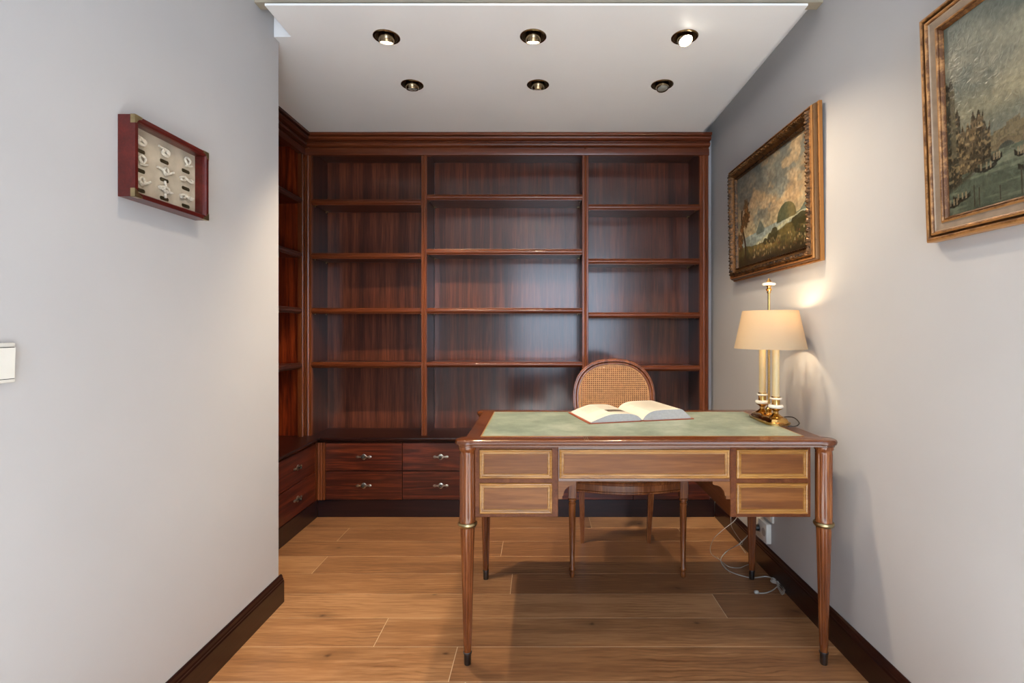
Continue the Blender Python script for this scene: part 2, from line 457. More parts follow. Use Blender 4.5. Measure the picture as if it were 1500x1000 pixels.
ZT = 2.70
bm = B(); box(bm, XL-0.9, XL, 0.40, 2.125, 0, ZT)
struct('wall_left', bm, M['wall'])
bm = B(); box(bm, XR, XR+0.12, -0.5, YF+0.1, 0, ZT)
struct('wall_right', bm, M['wall'])
bm = B(); box(bm, -2.0, XR, YF, YF+0.1, 0, ZT)
struct('wall_far', bm, M['wall'])
bm = B(); box(bm, -2.0, -1.80, 2.125, YF, 0, ZT)
struct('wall_alcove', bm, M['wall'])
# rest of the room, behind the camera
bm = B()
box(bm, -2.6, -0.50, -3.1, -3.0, 0, ZT); box(bm, 1.50, 3.5, -3.1, -3.0, 0, ZT)
box(bm, -0.50, 1.50, -3.1, -3.0, 0, 0.48); box(bm, -0.50, 1.50, -3.1, -3.0, 2.52, ZT)
struct('wall_back', bm, M['wall_room'])
bm = B(); box(bm, -2.6, -2.5, -3.0, 0.4, 0, ZT); struct('wall_west', bm, M['wall_room'])
bm = B()
box(bm, 3.4, 3.5, -3.0, -2.45, 0, ZT); box(bm, 3.4, 3.5, -0.35, 0.0, 0, ZT)
box(bm, 3.4, 3.5, -2.45, -0.35, 0, 0.5); box(bm, 3.4, 3.5, -2.45, -0.35, 2.4, ZT)
box(bm, XR+0.12, 3.4, -0.5, -0.4, 0, ZT)
struct('wall_east', bm, M['wall_room'])
bm = B(); box(bm, -2.6, 3.5, -3.1, 1.99, ZT, ZT+0.08)
struct('ceiling_room', bm, M['ceiling'])

# pale floor cover added unseen behind the camera, bounces daylight onto the ceiling
rg_ = B(); box(rg_, -0.95, 1.02, -2.40, 0.98, 0.0, 0.012, 0.004)
tag(obj('rug', rg_, M['ceramic_rug'], None), 'pale cream rug in the sun under the balcony window', 'rug')
# window joinery behind the camera (gives the reflected window its bars)
bm = B()
for x in (-0.50, 0.48, 1.46):
    box(bm, x, x+0.04, -3.06, -3.01, 0.48, 2.52)
for z in (0.48, 2.48):
    box(bm, -0.46, 1.46, -3.06, -3.01, z, z+0.04)
struct('window_1', bm, M['white_pl'])

# dropped ceiling with holes for the spots
HC = H+1.2035
LIGHTS = [(-0.632, 2.081), (-0.028, 2.078), (0.596, 2.081), (-0.629, 2.488), (-0.010, 2.488), (0.602, 2.488)]
bm = B()
outline = [(-1.024, 1.879), (0.997, 1.879), (0.997, 3.40), (-1.79, 3.40), (-1.79, 2.128), (-1.096, 2.128), (-1.096, 2.082), (-1.024, 2.082)]
prism(bm, outline, HC, HC+0.008, 'xy')
ceil = struct('ceiling', bm, M['ceiling'])
cb = B()
for (lx, ly) in LIGHTS:
    lathe(cb, lx, ly, [(0.0475, HC-0.05), (0.0475, HC+0.05)], 32)
bmesh.ops.recalc_face_normals(cb, faces=cb.faces)
cme = bpy.data.meshes.new('cut'); cb.to_mesh(cme); cb.free()
co = bpy.data.objects.new('cut', cme); COL.objects.link(co)
md = ceil.modifiers.new('b', 'BOOLEAN'); md.operation = 'DIFFERENCE'; md.object = co; md.solver = 'EXACT'
bpy.context.view_layer.update()
dg = bpy.context.evaluated_depsgraph_get()
nme = bpy.data.meshes.new_from_object(ceil.evaluated_get(dg))
ceil.modifiers.clear(); ceil.data = nme
bpy.data.objects.remove(co); bpy.data.meshes.remove(cme)
# slab above the gap and beam in front of it
bm = B(); box(bm, -2.0, XR, 1.99, YF, H+1.300, H+1.40)
struct('ceiling_slab', bm, M['ceiling'])
bm = B(); box(bm, XL, XR, 1.945, 1.99, H+1.258, ZT)
struct('beam', bm, plain('beige_beam', (158, 148, 130), 0.6, noise=0.01))
bm = B(); box(bm, -1.097, -1.020, 2.083, 2.124, HC+0.008, H+1.30)
struct('trim_1', bm, M['ceiling'])

# baseboards: moulded profile (offset from wall, z)
bprof = [(0, 0), (0.016, 0), (0.016, 0.088), (0.013, 0.093), (0.013, 0.098), (0.010, 0.102), (0.008, 0.112), (0.003, 0.117), (0, 0.117)]
bm = B(); prism(bm, [(XR-o_, z) for o_, z in bprof], 0, 1, 'xz')
for v in bm.verts: v.co.y = -0.5 if v.co.y < 0.5 else 3.10
struct('baseboard_right', bm, M['base'])
bm = B(); prism(bm, [(XL+o_, z) for o_, z in bprof], 0.40, 2.141, 'xz')
struct('baseboard_left', bm, M['base'])
bm = B(); prism(bm, [(2.125+o_, z) for o_, z in bprof], -1.36, XL+0.0, 'yz')
struct('baseboard_return', bm, M['base_x'])

# ------------------------------------------------------------------ bookcase and cabinets
YU = 3.14; YBK = 3.385
XS = [-1.464, -1.4215, -0.738, -0.704, 0.263, 0.301, 0.993, 1.048]
ZW = 0.492; ZTOP = 2.274
def hz(yc, Y=YU): return H+(482-yc)/F*Y

bc = root('bookcase', 'tall dark mahogany bookcase with three bays of empty shelves facing the desk', 'bookcase', (-0.2, YU, ZW))
def stile(x0, x1, y0, par, name='stile'):
    """reeded upright: flat with raised rounded bead"""
    bm = B()
    w_ = x1-x0
    pts = [(x0, y0+0.024), (x0, y0+0.002), (x0+0.002, y0), (x0+w_*0.22, y0), (x0+w_*0.25, y0+0.003), (x0+w_*0.30, y0+0.003),
           (x0+w_*0.36, y0-0.002), (x0+w_*0.5, y0-0.0045), (x0+w_*0.64, y0-0.002), (x0+w_*0.70, y0+0.003), (x0+w_*0.75, y0+0.003), (x0+w_*0.78, y0),
           (x1-0.002, y0), (x1, y0+0.002), (x1, y0+0.024)]
    prism(bm, pts, ZW, ZTOP+0.01, 'xy')
    return obj(name, bm, M['trim_v'], par, True)
for a in (0, 2, 4, 6):
    stile(XS[a], XS[a+1], YU, bc)
for xc in ((XS[1]-0.026, XS[1]-0.002), (XS[2]+0.004, XS[3]-0.004), (XS[4]+0.004, XS[5]-0.004), (XS[6]+0.002, XS[6]+0.024)):
    bm = B(); box(bm, xc[0], xc[1], YU+0.024, YBK, ZW, ZTOP+0.02); obj('side_panel', bm, M['mah_side'], bc)
for a, c in ((1, 2), (3, 4), (5, 6)):
    bm = B(); box(bm, XS[a]-0.002, XS[c]+0.004, YBK, YBK+0.012, ZW, ZTOP+0.02); obj('back_panel', bm, M['mah_v'], bc)
bm = B(); box(bm, XS[0]+0.02, XS[7]-0.02, YU+0.026, YBK, ZTOP-0.006, ZTOP+0.018); obj('top_board', bm, M['mah_side'], bc)

def shelf(x0, x1, zc, par, pins=True, lab=None):
    bm = B(); box(bm, x0+0.001, x1-0.001, YU+0.020, YBK-0.001, zc-0.010, zc+0.012)
    s = obj('shelf', bm, M['mah_h'], par)
    # rounded nosing
    bm = B()
    y0 = YU+0.004
    pts = [(y0+0.018, zc+0.018), (y0+0.003, zc+0.018), (y0+0.002, zc+0.014), (y0-0.002, zc+0.012), (y0-0.007, zc+0.006), (y0-0.008, zc),
           (y0-0.007, zc-0.006), (y0-0.002, zc-0.012), (y0+0.002, zc-0.014), (y0+0.003, zc-0.018), (y0+0.018, zc-0.018)]
    prism(bm, pts, x0+0.0005, x1-0.0005, 'yz')
    obj('shelf_edge', bm, M['trim_x'], s, True)
    if pins:
        for (px, py) in ((x0, YU+0.05), (x0, YBK-0.03), (x1, YU+0.05), (x1, YBK-0.03)):
            bm = B(); sg = 1 if px == x0 else -1
            p0 = px if sg > 0 else px-0.016
            box(bm, p0, p0+0.016, py-0.004, py+0.004, zc-0.0135, zc-0.010, 0.0008)
            box(bm, p0, p0+0.003, py-0.005, py+0.005, zc-0.022, zc-0.0135, 0.0008)
            obj('shelf_pin', bm, M['brass_dull'], s)
    return s
shelves1 = [295.5, 374.5, 455, 534.5]
for yc in shelves1: shelf(XS[1], XS[2], hz(yc), bc)
for yc in (288.5, 368.5, 455, 534): shelf(XS[3], XS[4], hz(yc), bc)
for yc in (303, 382.5, 461.5, 539.5): shelf(XS[5], XS[6], hz(yc), bc)

# left bookcase in the alcove, faces +x
XP = -1.464
lb = root('bookcase', 'narrow end of the red-brown bookcase on the left alcove side, cut off by the wall', 'bookcase', (XP, 2.7, ZW))
bm = B()
pts = []
y1 = 3.139; w_ = 0.036
for (t, d) in ((0, 0.0), (0.22, 0), (0.25, -0.003), (0.30, -0.003), (0.36, 0.002), (0.5, 0.0045), (0.64, 0.002), (0.70, -0.003), (0.75, -0.003), (0.78, 0), (1, 0)):
    pts.append((XP+d, y1-w_*t))
pts += [(XP-0.024, y1-w_), (XP-0.024, y1)]
prism(bm, pts, ZW, ZTOP+0.01, 'xy'); obj('stile', bm, M['trim_v'], lb, True)
bm = B(); box(bm, XP-0.024, XP, 2.150, 2.186, ZW, ZTOP+0.01, 0.002); obj('stile', bm, M['trim_v'], lb)
bm = B(); box(bm, -1.77, XP-0.024, 3.141, 3.160, ZW, ZTOP+0.04); obj('end_panel', bm, M['mah_l'], lb)
bm = B(); box(bm, -1.77, XP-0.024, 2.150, 2.170, ZW, ZTOP+0.04); obj('end_panel', bm, M['mah_side'], lb)
bm = B(); box(bm, -1.785, -1.772, 2.150, 3.160, ZW, ZTOP+0.04); obj('back_panel', bm, M['mah_v'], lb)
bm = B(); box(bm, -1.771, XP-0.026, 2.171, 3.140, ZTOP+0.014, ZTOP+0.036); obj('top_board', bm, M['mah_side'], lb)
for yc in shelves1:
    zc = hz(yc)
    bm = B(); box(bm, -1.771, XP-0.016, 2.188, 3.1405, zc-0.010, zc+0.012); s = obj('shelf', bm, M['mah_drawer_y'], lb)
    bm = B(); x0 = XP-0.004
    pts = [(x0-0.012, zc+0.018), (x0-0.003, zc+0.018), (x0-0.002, zc+0.014), (x0+0.002, zc+0.012), (x0+0.007, zc+0.006), (x0+0.008, zc),
           (x0+0.007, zc-0.006), (x0+0.002, zc-0.012), (x0-0.002, zc-0.014), (x0-0.003, zc-0.018), (x0-0.012, zc-0.018)]
    prism(bm, pts, 2.187, 3.102, 'xz'); obj('shelf_edge', bm, M['trim_y'], s, True)

# cornice running round both units
crown = [(0.0, 0.0), (0.006, 0.002), (0.008, 0.008), (0.006, 0.040), (-0.002, 0.043), (-0.002, 0.048), (0.016, 0.050), (0.025, 0.055), (0.028, 0.063), (0.026, 0.071), (0.018, 0.076),
         (0.018, 0.080), (0.038, 0.083), (0.048, 0.090), (0.051, 0.098), (0.040, 0.101), (0.040, 0.104), (0.058, 0.107), (0.060, 0.110), (0.060, 0.1225)]   # (projection, up)
ZC0 = 2.232+0.0
ZC0 = HC-0.002-0.1225
cr = root('cornice', 'stepped mahogany cornice running along the top of the bookcases under the ceiling', 'cornice', (-0.2, YU, ZC0))
bm = B()
secL, secC, secR = [], [], []
for (p, u) in crown+[(-0.02, 0.1225), (-0.02, 0.0)]:
    z = ZC0+u*1.0
    secR.append((1.050 if p < 0.03 else 1.050, YU-p, z))
    secC.append((XP+p, YU-p, z))
    secL.append((XP+p, 2.150, z))
rings(bm, [secR, secC]); obj('moulding', bm, M['trim_x'], cr, True, angle=25)
bm = B(); rings(bm, [secC, secL]); obj('moulding', bm, M['trim_y'], cr, True, angle=25)

# worktop, one continuous L
wt = B()
Wedge = [(-0.02, ZW-0.030), (0.0, ZW-0.030), (0.006, ZW-0.027), (0.008, ZW-0.022), (0.013, ZW-0.020), (0.020, ZW-0.014), (0.022, ZW-0.008), (0.020, ZW-0.002), (0.016, ZW)]
XC = -1.367; YC = 3.100
R_, C_, L_ = [], [], []
for p, z in Wedge:
    R_.append((1.07, YC-p, z)); C_.append((XC+p, YC-p, z)); L_.append((XC+p, 2.150, z))
b1 = (1.07, YBK+0.01, ZW); c1 = (-1.77, YBK+0.01, ZW); l1 = (-1.77, 2.150, ZW)
def lowr(p): return (p[0], p[1], ZW-0.030)
R_ += [b1, lowr(b1)]; C_ += [c1, lowr(c1)]; L_ += [l1, lowr(l1)]
rings(wt, [R_, C_, L_])
o = obj('worktop', wt, M['worktop'], None, True, angle=30)
tag(o, 'L-shaped dark polished worktop ledge over the drawer cabinets below the bookcases', 'worktop')

# handles (built in a local frame, then placed)
def handle_bm(cx, cy, cz, face='y'):
    bm = B()
    # winged plate outline
    half_ = [(0.0, 0.0125), (0.006, 0.0115), (0.010, 0.008), (0.014, 0.0045), (0.020, 0.003), (0.026, 0.004), (0.030, 0.0055), (0.036, 0.0052), (0.040, 0.0035), (0.042, 0.0)]
    half = [(x*1.14, z*1.4) for x, z in half_]
    up = [(-x, z) for x, z in half[::-1]]+half[1:]
    lo = [(x, -z) for x, z in up[::-1]][1:-1]
    out = up+lo
    def T(u, d, z):
        return (cx+u, cy-d, cz+z) if face == 'y' else (cx+d, cy+u, cz+z)
    rs = [[T(u, 0.0, z) for u, z in out], [T(u, 0.003, z) for u, z in out], [T(u*0.93, 0.0045, z*0.8) for u, z in out]]
    rings(bm, rs)
    bmk = B()
    seg = 14
    prof = [(0.0062, 0.004), (0.0045, 0.009), (0.005, 0.012), (0.0085, 0.015), (0.0092, 0.019), (0.0065, 0.0235), (0.002, 0.025)]
    rings(bmk, [[T(r_*math.cos(2*PI*i/seg), d, r_*math.sin(2*PI*i/seg)) for i in range(seg)] for r_, d in prof])
    # two scroll beads on the wings
    for s in (-1, 1):
        for u, rr in ((0.026, 0.0035), (0.035, 0.0042)):
            r = bmesh.ops.create_icosphere(bm, subdivisions=1, radius=rr)
            c = Vector(T(s*u, 0.005, 0))
            for v in r['verts']: v.co += c
    return bm, bmk

dsrc = None
def drawer_back(cab, x0, x1, z0, z1, cx):
    bm = B(); box(bm, x0+0.0018, x1-0.0018, 3.094, 3.114, z0+0.0022, z1-0.0022, 0.0015)
    d = obj('drawer', bm, M['mah_drawer'], cab)
    h, kb = handle_bm(cx, 3.094, (z0+z1)/2)
    obj('handle', h, M['pewter'], d, True, label='ornate silvered drawer pull')
    obj('knob', kb, M['pewter_dark'], d, True)
    return d
xa = -1.315; wcab = 0.4715
labs = ['low two-drawer mahogany cabinet next to the fluted corner pilaster',
        'two-drawer mahogany cabinet partly hidden behind the desk front left leg',
        'mahogany drawer cabinet standing wholly behind the left pedestal of the desk',
        'mahogany drawer cabinet behind the chair, left one seen through the desk kneehole',
        'mahogany drawer cabinet at the right end of the row near the right wall']
for i in range(5):
    x0 = xa+i*wcab; x1 = x0+wcab
    cab = root('drawer_cabinet', labs[i], 'cabinet', ((x0+x1)/2, 3.25, 0.107), 'drawer cabinets under the bookcase')
    bm = B(); box(bm, x0+0.001, x1-0.001, 3.1145, YBK, 0.107, ZW-0.031); obj('body', bm, M['mah_side'], cab)
    drawer_back(cab, x0, x1, 0.285, 0.460, (x0+x1)/2)
    drawer_back(cab, x0, x1, 0.108, 0.285, (x0+x1)/2)
# pilaster
bm = B()
x0, x1 = -1.3665, -1.3162
pts = [(x0, 3.13)]
for i in range(25):
    t = i/24
    u = abs((t*3) % 1.0-0.5)
    pts.append((x0+(x1-x0)*t, 3.098-0.006*math.sqrt(max(0, 1-(2*u)**2)) if 0.08 < t < 0.92 else 3.098))
pts.append((x1, 3.13))
prism(bm, pts, 0.108, 0.4605, 'xy')
o = obj('pilaster', bm, M['trim_v'], None, True); tag(o, 'short reeded red-brown pilaster in the corner between the drawer cabinets', 'pilaster')
# left cabinet
cab = root('drawer_cabinet', 'drawer cabinet on the left alcove side, its two drawers facing right', 'cabinet', (-1.55, 2.62, 0.107))
bm = B(); box(bm, -1.77, -1.386, 2.150, 3.097, 0.107, ZW-0.031); obj('body', bm, M['mah_side'], cab)
for (ya, yb) in ((2.605, 3.078), (2.152, 2.605)):
    for (z0, z1) in ((0.285, 0.460), (0.108, 0.285)):
        bm = B(); box(bm, -1.3855, -1.3675, ya+0.0012, yb-0.0012, z0+0.0022, z1-0.0022, 0.0015)
        d = obj('drawer', bm, M['mah_drawer_y'], cab)
        h, kb = handle_bm(-1.3675, (ya+yb)/2+0.01, (z0+z1)/2, 'x')
        obj('handle', h, M['pewter'], d, True, label='ornate silvered drawer pull'); obj('knob', kb, M['pewter_dark'], d, True)
bm = B(); box(bm, -1.385, -1.3672, 3.080, 3.0975, 0.108, 0.460); obj('filler_strip', bm, M['trim_v'], cab)
# plinths
bm = B(); box(bm, -1.366, 1.072, 3.104, 3.13, 0, 0.1065, 0.001)
struct('baseboard_back', bm, M['base_x'])
bm = B(); box(bm, -1.386, -1.3675, 2.150, 3.103, 0, 0.1065, 0.001)
struct('baseboard_alcove', bm, M['base'])
# filler between bookcase and right wall
bm = B(); box(bm, 1.0485, XR, 3.22, 3.24, ZW, HC-0.002); struct('trim_2', bm, M['wall'])

# ------------------------------------------------------------------ ceiling spots
def downlight(i, lx, ly, label, tilt, az, lens):
    t = root('ceiling_spotlight', label, 'ceiling light', (lx, ly, HC), 'recessed ceiling spotlights')
    bm = B()
    seg = 40
    prof = [(0.0470, HC-0.001), (0.0545, HC), (0.0545, HC-0.0025), (0.051, HC-0.0045), (0.0475, HC-0.004), (0.0465, HC-0.0015)]
    rs = [[(lx+r_*math.cos(2*PI*k/seg), ly+r_*math.sin(2*PI*k/seg), z) for k in range(seg)] for r_, z in prof]
    rings(bm, rs+[rs[0]], True, False); bmesh.ops.remove_doubles(bm, verts=bm.verts, dist=1e-6)
    obj('trim_ring', bm, M['chrome'], t, True)
    bm = B()
    lathe(bm, lx, ly, [(0.0466, HC-0.001), (0.045, HC+0.018), (0.036, HC+0.045), (0.02, HC+0.058), (0.001, HC+0.060)], 32, cap=False)
    obj('housing', bm, M['chrome_in'], t, True)
    # tilted eyeball
    R = Matrix.Rotation(az, 4, 'Z') @ Matrix.Rotation(tilt, 4, 'X')
    c = Vector((lx, ly, HC-0.003))
    bm = B()
    prof = [(0.010, 0.034), (0.022, 0.028), (0.030, 0.016), (0.033, 0.0), (0.032, -0.012), (0.0285, -0.020), (0.0265, -0.020), (0.0265, -0.012)]
    lathe(bm, 0, 0, prof, 28, cap=False)
    for v in bm.verts: v.co = R @ v.co+c
    obj('eyeball', bm, M['chrome'], t, True)
    bm = B(); lathe(bm, 0, 0, [(0.0264, -0.009), (0.0255, -0.017), (0.018, -0.021), (0.008, -0.0225)], 24)
    for v in bm.verts: v.co = R @ v.co+c
    obj('bulb', bm, lens, t, True, label=('lit lamp face' if lens is not M['bulb_off'] else 'unlit lamp face'))
    return t
D = math.radians
downlight(0, *LIGHTS[0], 'lit spotlight over the left, front row nearest the left wall', D(16), D(12), M['bulb_on'])
downlight(1, *LIGHTS[1], 'lit spotlight in the middle of the front row of ceiling spots', D(18), D(0), M['bulb_on'])
downlight(2, *LIGHTS[2], 'brightest ceiling spotlight, glaring white, front row right', D(-24), D(20), M['bulb_hot'])
downlight(3, *LIGHTS[3], 'unlit spotlight at the left of the back row of ceiling spots', D(8), D(0), M['bulb_off'])
downlight(4, *LIGHTS[4], 'unlit spotlight in the middle of the back row of ceiling spots', D(20), D(0), M['bulb_off'])
downlight(5, *LIGHTS[5], 'unlit spotlight at the right of the back row of ceiling spots', D(-14), D(15), M['bulb_off'])
spot('spot_left', (-0.632, 2.081, HC-0.045), (-0.60, 2.80, 0.2), 50, WARM, 1.7, 0.7)
spot('spot_mid', (-0.028, 2.078, HC-0.045), (-0.10, 2.55, 0.4), 46, WARM, 2.2, 0.8)
spot('spot_right', (0.596, 2.081, HC-0.045), (0.62, 1.95, 0.6), 36, WARM, 2.2, 0.8)

# ------------------------------------------------------------------ desk
dk = root('writing_desk', 'brown walnut writing desk with green leather top and fluted brass-ringed legs', 'desk', (0.364, 2.048, 0))
LX = (-0.2500, 0.9790); LY = (1.743, 2.335); ZD = 0.777
def desk_outline(d, edge=(-0.262, 0.992, 1.712, 2.366), r0=0.041):
    xl, xr, yf, yb = edge[0]-d, edge[1]+d, edge[2]-d, edge[3]+d
    r_ = r0+d
    pts = []
    n = 14
    # corners counter-clockwise: front-left, front-right, back-right, back-left
    for (cx, cy, ex, ey, a_in, a_out, order) in (
            (LX[0], LY[0], xl, yf, 'x', 'y', 0), (LX[1], LY[0], xr, yf, 'y', 'x', 1),
            (LX[1], LY[1], xr, yb, 'x', 'y', 2), (LX[0], LY[1], xl, yb, 'y', 'x', 3)):
        # intersection with the vertical edge x=ex (point above/below) and horizontal edge y=ey
        dx = ex-cx; dy = ey-cy
        sy_ = 1 if order in (0, 1) else -1     # the vertical edge leaves the disc toward the desk middle
        sx_ = 1 if order in (0, 3) else -1
        pv = (dx, sy_*math.sqrt(max(1e-9, r_*r_-dx*dx)))
        ph = (sx_*math.sqrt(max(1e-9, r_*r_-dy*dy)), dy)
        av = math.atan2(pv[1], pv[0]); ah = math.atan2(ph[1], ph[0])
        a0, a1 = (av, ah) if order in (0, 2) else (ah, av)
        if a1 < a0: a1 += 2*PI
        for k in range(n+1):
            a = a0+(a1-a0)*k/n
            pts.append((cx+r_*math.cos(a), cy+r_*math.sin(a)))
    return pts
bm = B()
prof = [(-0.012, 0.7514), (-0.007, 0.7525), (-0.006, 0.758), (-0.001, 0.7605), (0.0, 0.764), (0.001, 0.769), (-0.001, 0.7740), (-0.005, 0.7765), (-0.006, ZD)]
rings(bm, [[(p[0], p[1], z) for p in desk_outline(d)] for d, z in prof])
obj('desktop', bm, M['desk_red'], dk, True, angle=40)
bm = B(); box(bm, -0.205, 0.925, 1.780, 2.300, ZD, ZD+0.0010)
obj('leather_inlay', bm, M['leather'], dk)
bm = B()
x0, x1, y0, y1 = -0.209, 0.929, 1.776, 2.304
for q in ((x0, x1, y0, y0+0.004), (x0, x1, y1-0.004, y1), (x0, x0+0.004, y0+0.004, y1-0.004), (x1-0.004, x1, y0+0.004, y1-0.004)):
    box(bm, *q, ZD, ZD+0.0013)
obj('gold_tooling', bm, M['gilt_wood'], dk)
# thin seams of the pull-out slide in the front rim
bm = B()
for x in (0.152, 0.158, 0.164):
    box(bm, x-0.0006, x+0.0006, 1.722, 1.776, ZD, ZD+0.0005)
obj('slide_joint', bm, M['brass_dull'], dk)
# carcase
YFc = 1.735
bm = B(); box(bm, -0.2235, 0.062, YFc, 2.335, 0.509, 0.7514, 0.0012); obj('left_pedestal', bm, M['desk_y'], dk)
bm = B(); box(bm, 0.654, 0.9300, YFc, 2.335, 0.509, 0.7514, 0.0012); obj('right_pedestal', bm, M['desk_y'], dk)
bm = B(); box(bm, 0.0622, 0.6538, YFc, 2.335, 0.631, 0.7514, 0.0012); obj('apron', bm, M['desk_red'], dk)
def bracket(xe, s):
    bm = B()
    pts = [(xe, 0.631), (xe+s*0.060, 0.631), (xe+s*0.060, 0.622)]
    for k in range(9):
        a = PI/2*k/8
        pts.append((xe+s*(0.054-0.036*math.sin(a)), 0.618-0.036*(1-math.cos(a))))
    pts += [(xe+s*0.014, 0.580), (xe+s*0.014, 0.570), (xe, 0.570)]
    prism(bm, pts, YFc+0.002, YFc+0.022, 'xz')
    obj('corner_bracket', bm, M['desk_x'], dk)
bracket(0.0622, 1); bracket(0.6538, -1)
def mframe(bm, x0, x1, z0, z1, y0, prof):
    """mitred moulding; prof = (inset, proud)"""
    loops = []
    for ins, pr_ in prof:
        loops.append([(x0+ins, y0-pr_, z0+ins), (x1-ins, y0-pr_, z0+ins), (x1-ins, y0-pr_, z1-ins), (x0+ins, y0-pr_, z1-ins)])
    rings(bm, loops+[loops[0]], True, False)
    bmesh.ops.remove_doubles(bm, verts=bm.verts, dist=1e-6)
MP = [(0.0, 0.0), (0.0, 0.003), (0.002, 0.0065), (0.005, 0.0075), (0.008, 0.0065), (0.0095, 0.004), (0.0115, 0.004), (0.0125, 0.0055), (0.0145, 0.005), (0.0165, 0.002), (0.0165, 0.0)]
for (x0, x1, z0, z1) in ((-0.208, 0.042, 0.642, 0.742), (-0.208, 0.042, 0.521, 0.626), (0.066, 0.650, 0.642, 0.742), (0.674, 0.919, 0.642, 0.742), (0.674, 0.919, 0.521, 0.626)):
    bm = B(); box(bm, x0+0.010, x1-0.010, YFc-0.0018, YFc+0.004, z0+0.010, z1-0.010); p = obj('drawer_panel', bm, M['desk_x'], dk)
    bm = B(); mframe(bm, x0, x1, z0, z1, YFc, MP); obj('moulding', bm, M['gilt_wood'], p, True, angle=20, label='gold-brown moulded panel border')
for lx in LX:
    for ly in LY:
        bm = B()
        pf = [(0.031, 0.7514, 0), (0.031, 0.742, 0), (0.0275, 0.738, 0), (0.0272, 0.730, 0), (0.0272, 0.724, 1), (0.027, 0.512, 1), (0.027, 0.506, 0), (0.0275, 0.492, 0),
              (0.0245, 0.476, 0), (0.0243, 0.468, 0), (0.0240, 0.460, 1), (0.0140, 0.075, 1), (0.0138, 0.068, 0), (0.0125, 0.052, 0), (0.0125, 0.040, 0)]
        fluted(bm, lx, ly, pf)
        lg = obj('leg', bm, M['desk_leg'], dk, True, angle=50)
        bm = B(); lathe(bm, lx, ly, [(0.026, 0.492), (0.031, 0.491), (0.0335, 0.487), (0.0335, 0.483), (0.031, 0.479), (0.029, 0.476), (0.024, 0.475)], 36)
        obj('brass_ring', bm, M['brass_dull'], lg, True, label='dull brass ring round the leg')
        bm = B(); lathe(bm, lx, ly, [(0.0135, 0.044), (0.0148, 0.043), (0.0148, 0.039), (0.0128, 0.037), (0.0120, 0.004), (0.0110, 0.0)], 24)
        obj('sabot', bm, M['steel'], lg, True, label='dark metal foot cap')

# ------------------------------------------------------------------ chair
ch = root('cane_chair', 'oval-backed wooden chair with woven cane, standing behind the desk', 'chair', (0.408, 2.55, 0))
CX = 0.408
def backpt(u, z, d=0.0):
    # the back leans away from the seat
    return (CX+u, 2.745+(z-0.50)*0.17+d, z)
aw, zc0 = 0.212, 0.775
def oval(t, aw_=0.212, hu=0.200, hl=0.225, e_=2.35):
    c, s = math.cos(t), math.sin(t)
    u = aw_*math.copysign(abs(c)**(2/e_), c)
    z = zc0+(hu if s > 0 else hl)*math.copysign(abs(s)**(2/e_), s)
    return u, z
N = 72
bm = B()
# moulded oval frame: profile ring swept (radial, depth)
prof = [(-0.016, -0.008), (-0.013, -0.014), (-0.009, -0.014), (-0.007, -0.010), (-0.003, -0.012), (0.001, -0.019), (0.006, -0.019), (0.009, -0.013), (0.012, -0.013), (0.015, -0.008), (0.015, 0.0), (0.012, 0.012), (-0.012, 0.012), (-0.016, 0.004)]
loops = []
for (ro, d) in prof:
    L = []
    for i in range(N):
        t = 2*PI*i/N
        u, z = oval(t, 0.212+ro, 0.200+ro, 0.225+ro)
        L.append(backpt(u, z, d))
    loops.append(L)
rings(bm, loops+[loops[0]], True, False); bmesh.ops.remove_doubles(bm, verts=bm.verts, dist=1e-6)
obj('back_frame', bm, M['chair'], ch, True, angle=30)
# woven cane
def cane_panel(name, mapf, inside, umin, umax, vmin, vmax, pitch):
    bm = B()
    def strip(p0, p1, w_, dep):
        d = (p1[0]-p0[0], p1[1]-p0[1]); L = math.hypot(*d)
        if L < 1e-4: return
        nx, ny = -d[1]/L*w_/2, d[0]/L*w_/2
        a = [(p0[0]+nx, p0[1]+ny), (p1[0]+nx, p1[1]+ny), (p1[0]-nx, p1[1]-ny), (p0[0]-nx, p0[1]-ny)]
        f0 = [bm.verts.new(mapf(q[0], q[1], dep)) for q in a]
        f1 = [bm.verts.new(mapf(q[0], q[1], dep+0.0009)) for q in a]
        bm.faces.new(f0); bm.faces.new(f1[::-1])
        for i in range(4): bm.faces.new((f0[i], f0[(i+1) % 4], f1[(i+1) % 4], f1[i]))
    def clip(p0, p1, n=160):
        ok = []
        for i in range(n+1):
            t = i/n
            q = (p0[0]+(p1[0]-p0[0])*t, p0[1]+(p1[1]-p0[1])*t)
            if inside(*q): ok.append(q)
        return (ok[0], ok[-1]) if len(ok) > 1 else None
    nu = int((umax-umin)/pitch)+1; nv = int((vmax-vmin)/pitch)+1
    for i in range(nu+1):
        u = umin+i*pitch
        c = clip((u, vmin), (u, vmax))
        if c: strip(c[0], c[1], pitch*0.45, 0.0)
    for j in range(nv+1):
        v = vmin+j*pitch
        c = clip((umin, v), (umax, v))
        if c: strip(c[0], c[1], pitch*0.45, 0.0008)
    R_ = umax-umin+vmax-vmin
    k = -nv
    while k <= nu:
        c = clip((umin+(k+0.5)*pitch, vmin), (umin+(k+0.5)*pitch+(vmax-vmin), vmax), 260)
        if c: strip(c[0], c[1], pitch*0.14, 0.0016)
        c = clip((umin+(k+nv+0.5)*pitch, vmin), (umin+(k+nv+0.5)*pitch-(vmax-vmin), vmax), 260)
        if c: strip(c[0], c[1], pitch*0.14, 0.0024)
        k += 1
    return bm
def in_oval(u, z):
    d = z-zc0; h_ = 0.192 if d > 0 else 0.217
    return (abs(u)/0.204)**2.35+(abs(d)/h_)**2.35 < 1
bm = cane_panel('cane', lambda u, v, d: backpt(u, v, -0.006+d), in_oval, -0.206, 0.206, 0.556, 0.968, 0.0112)
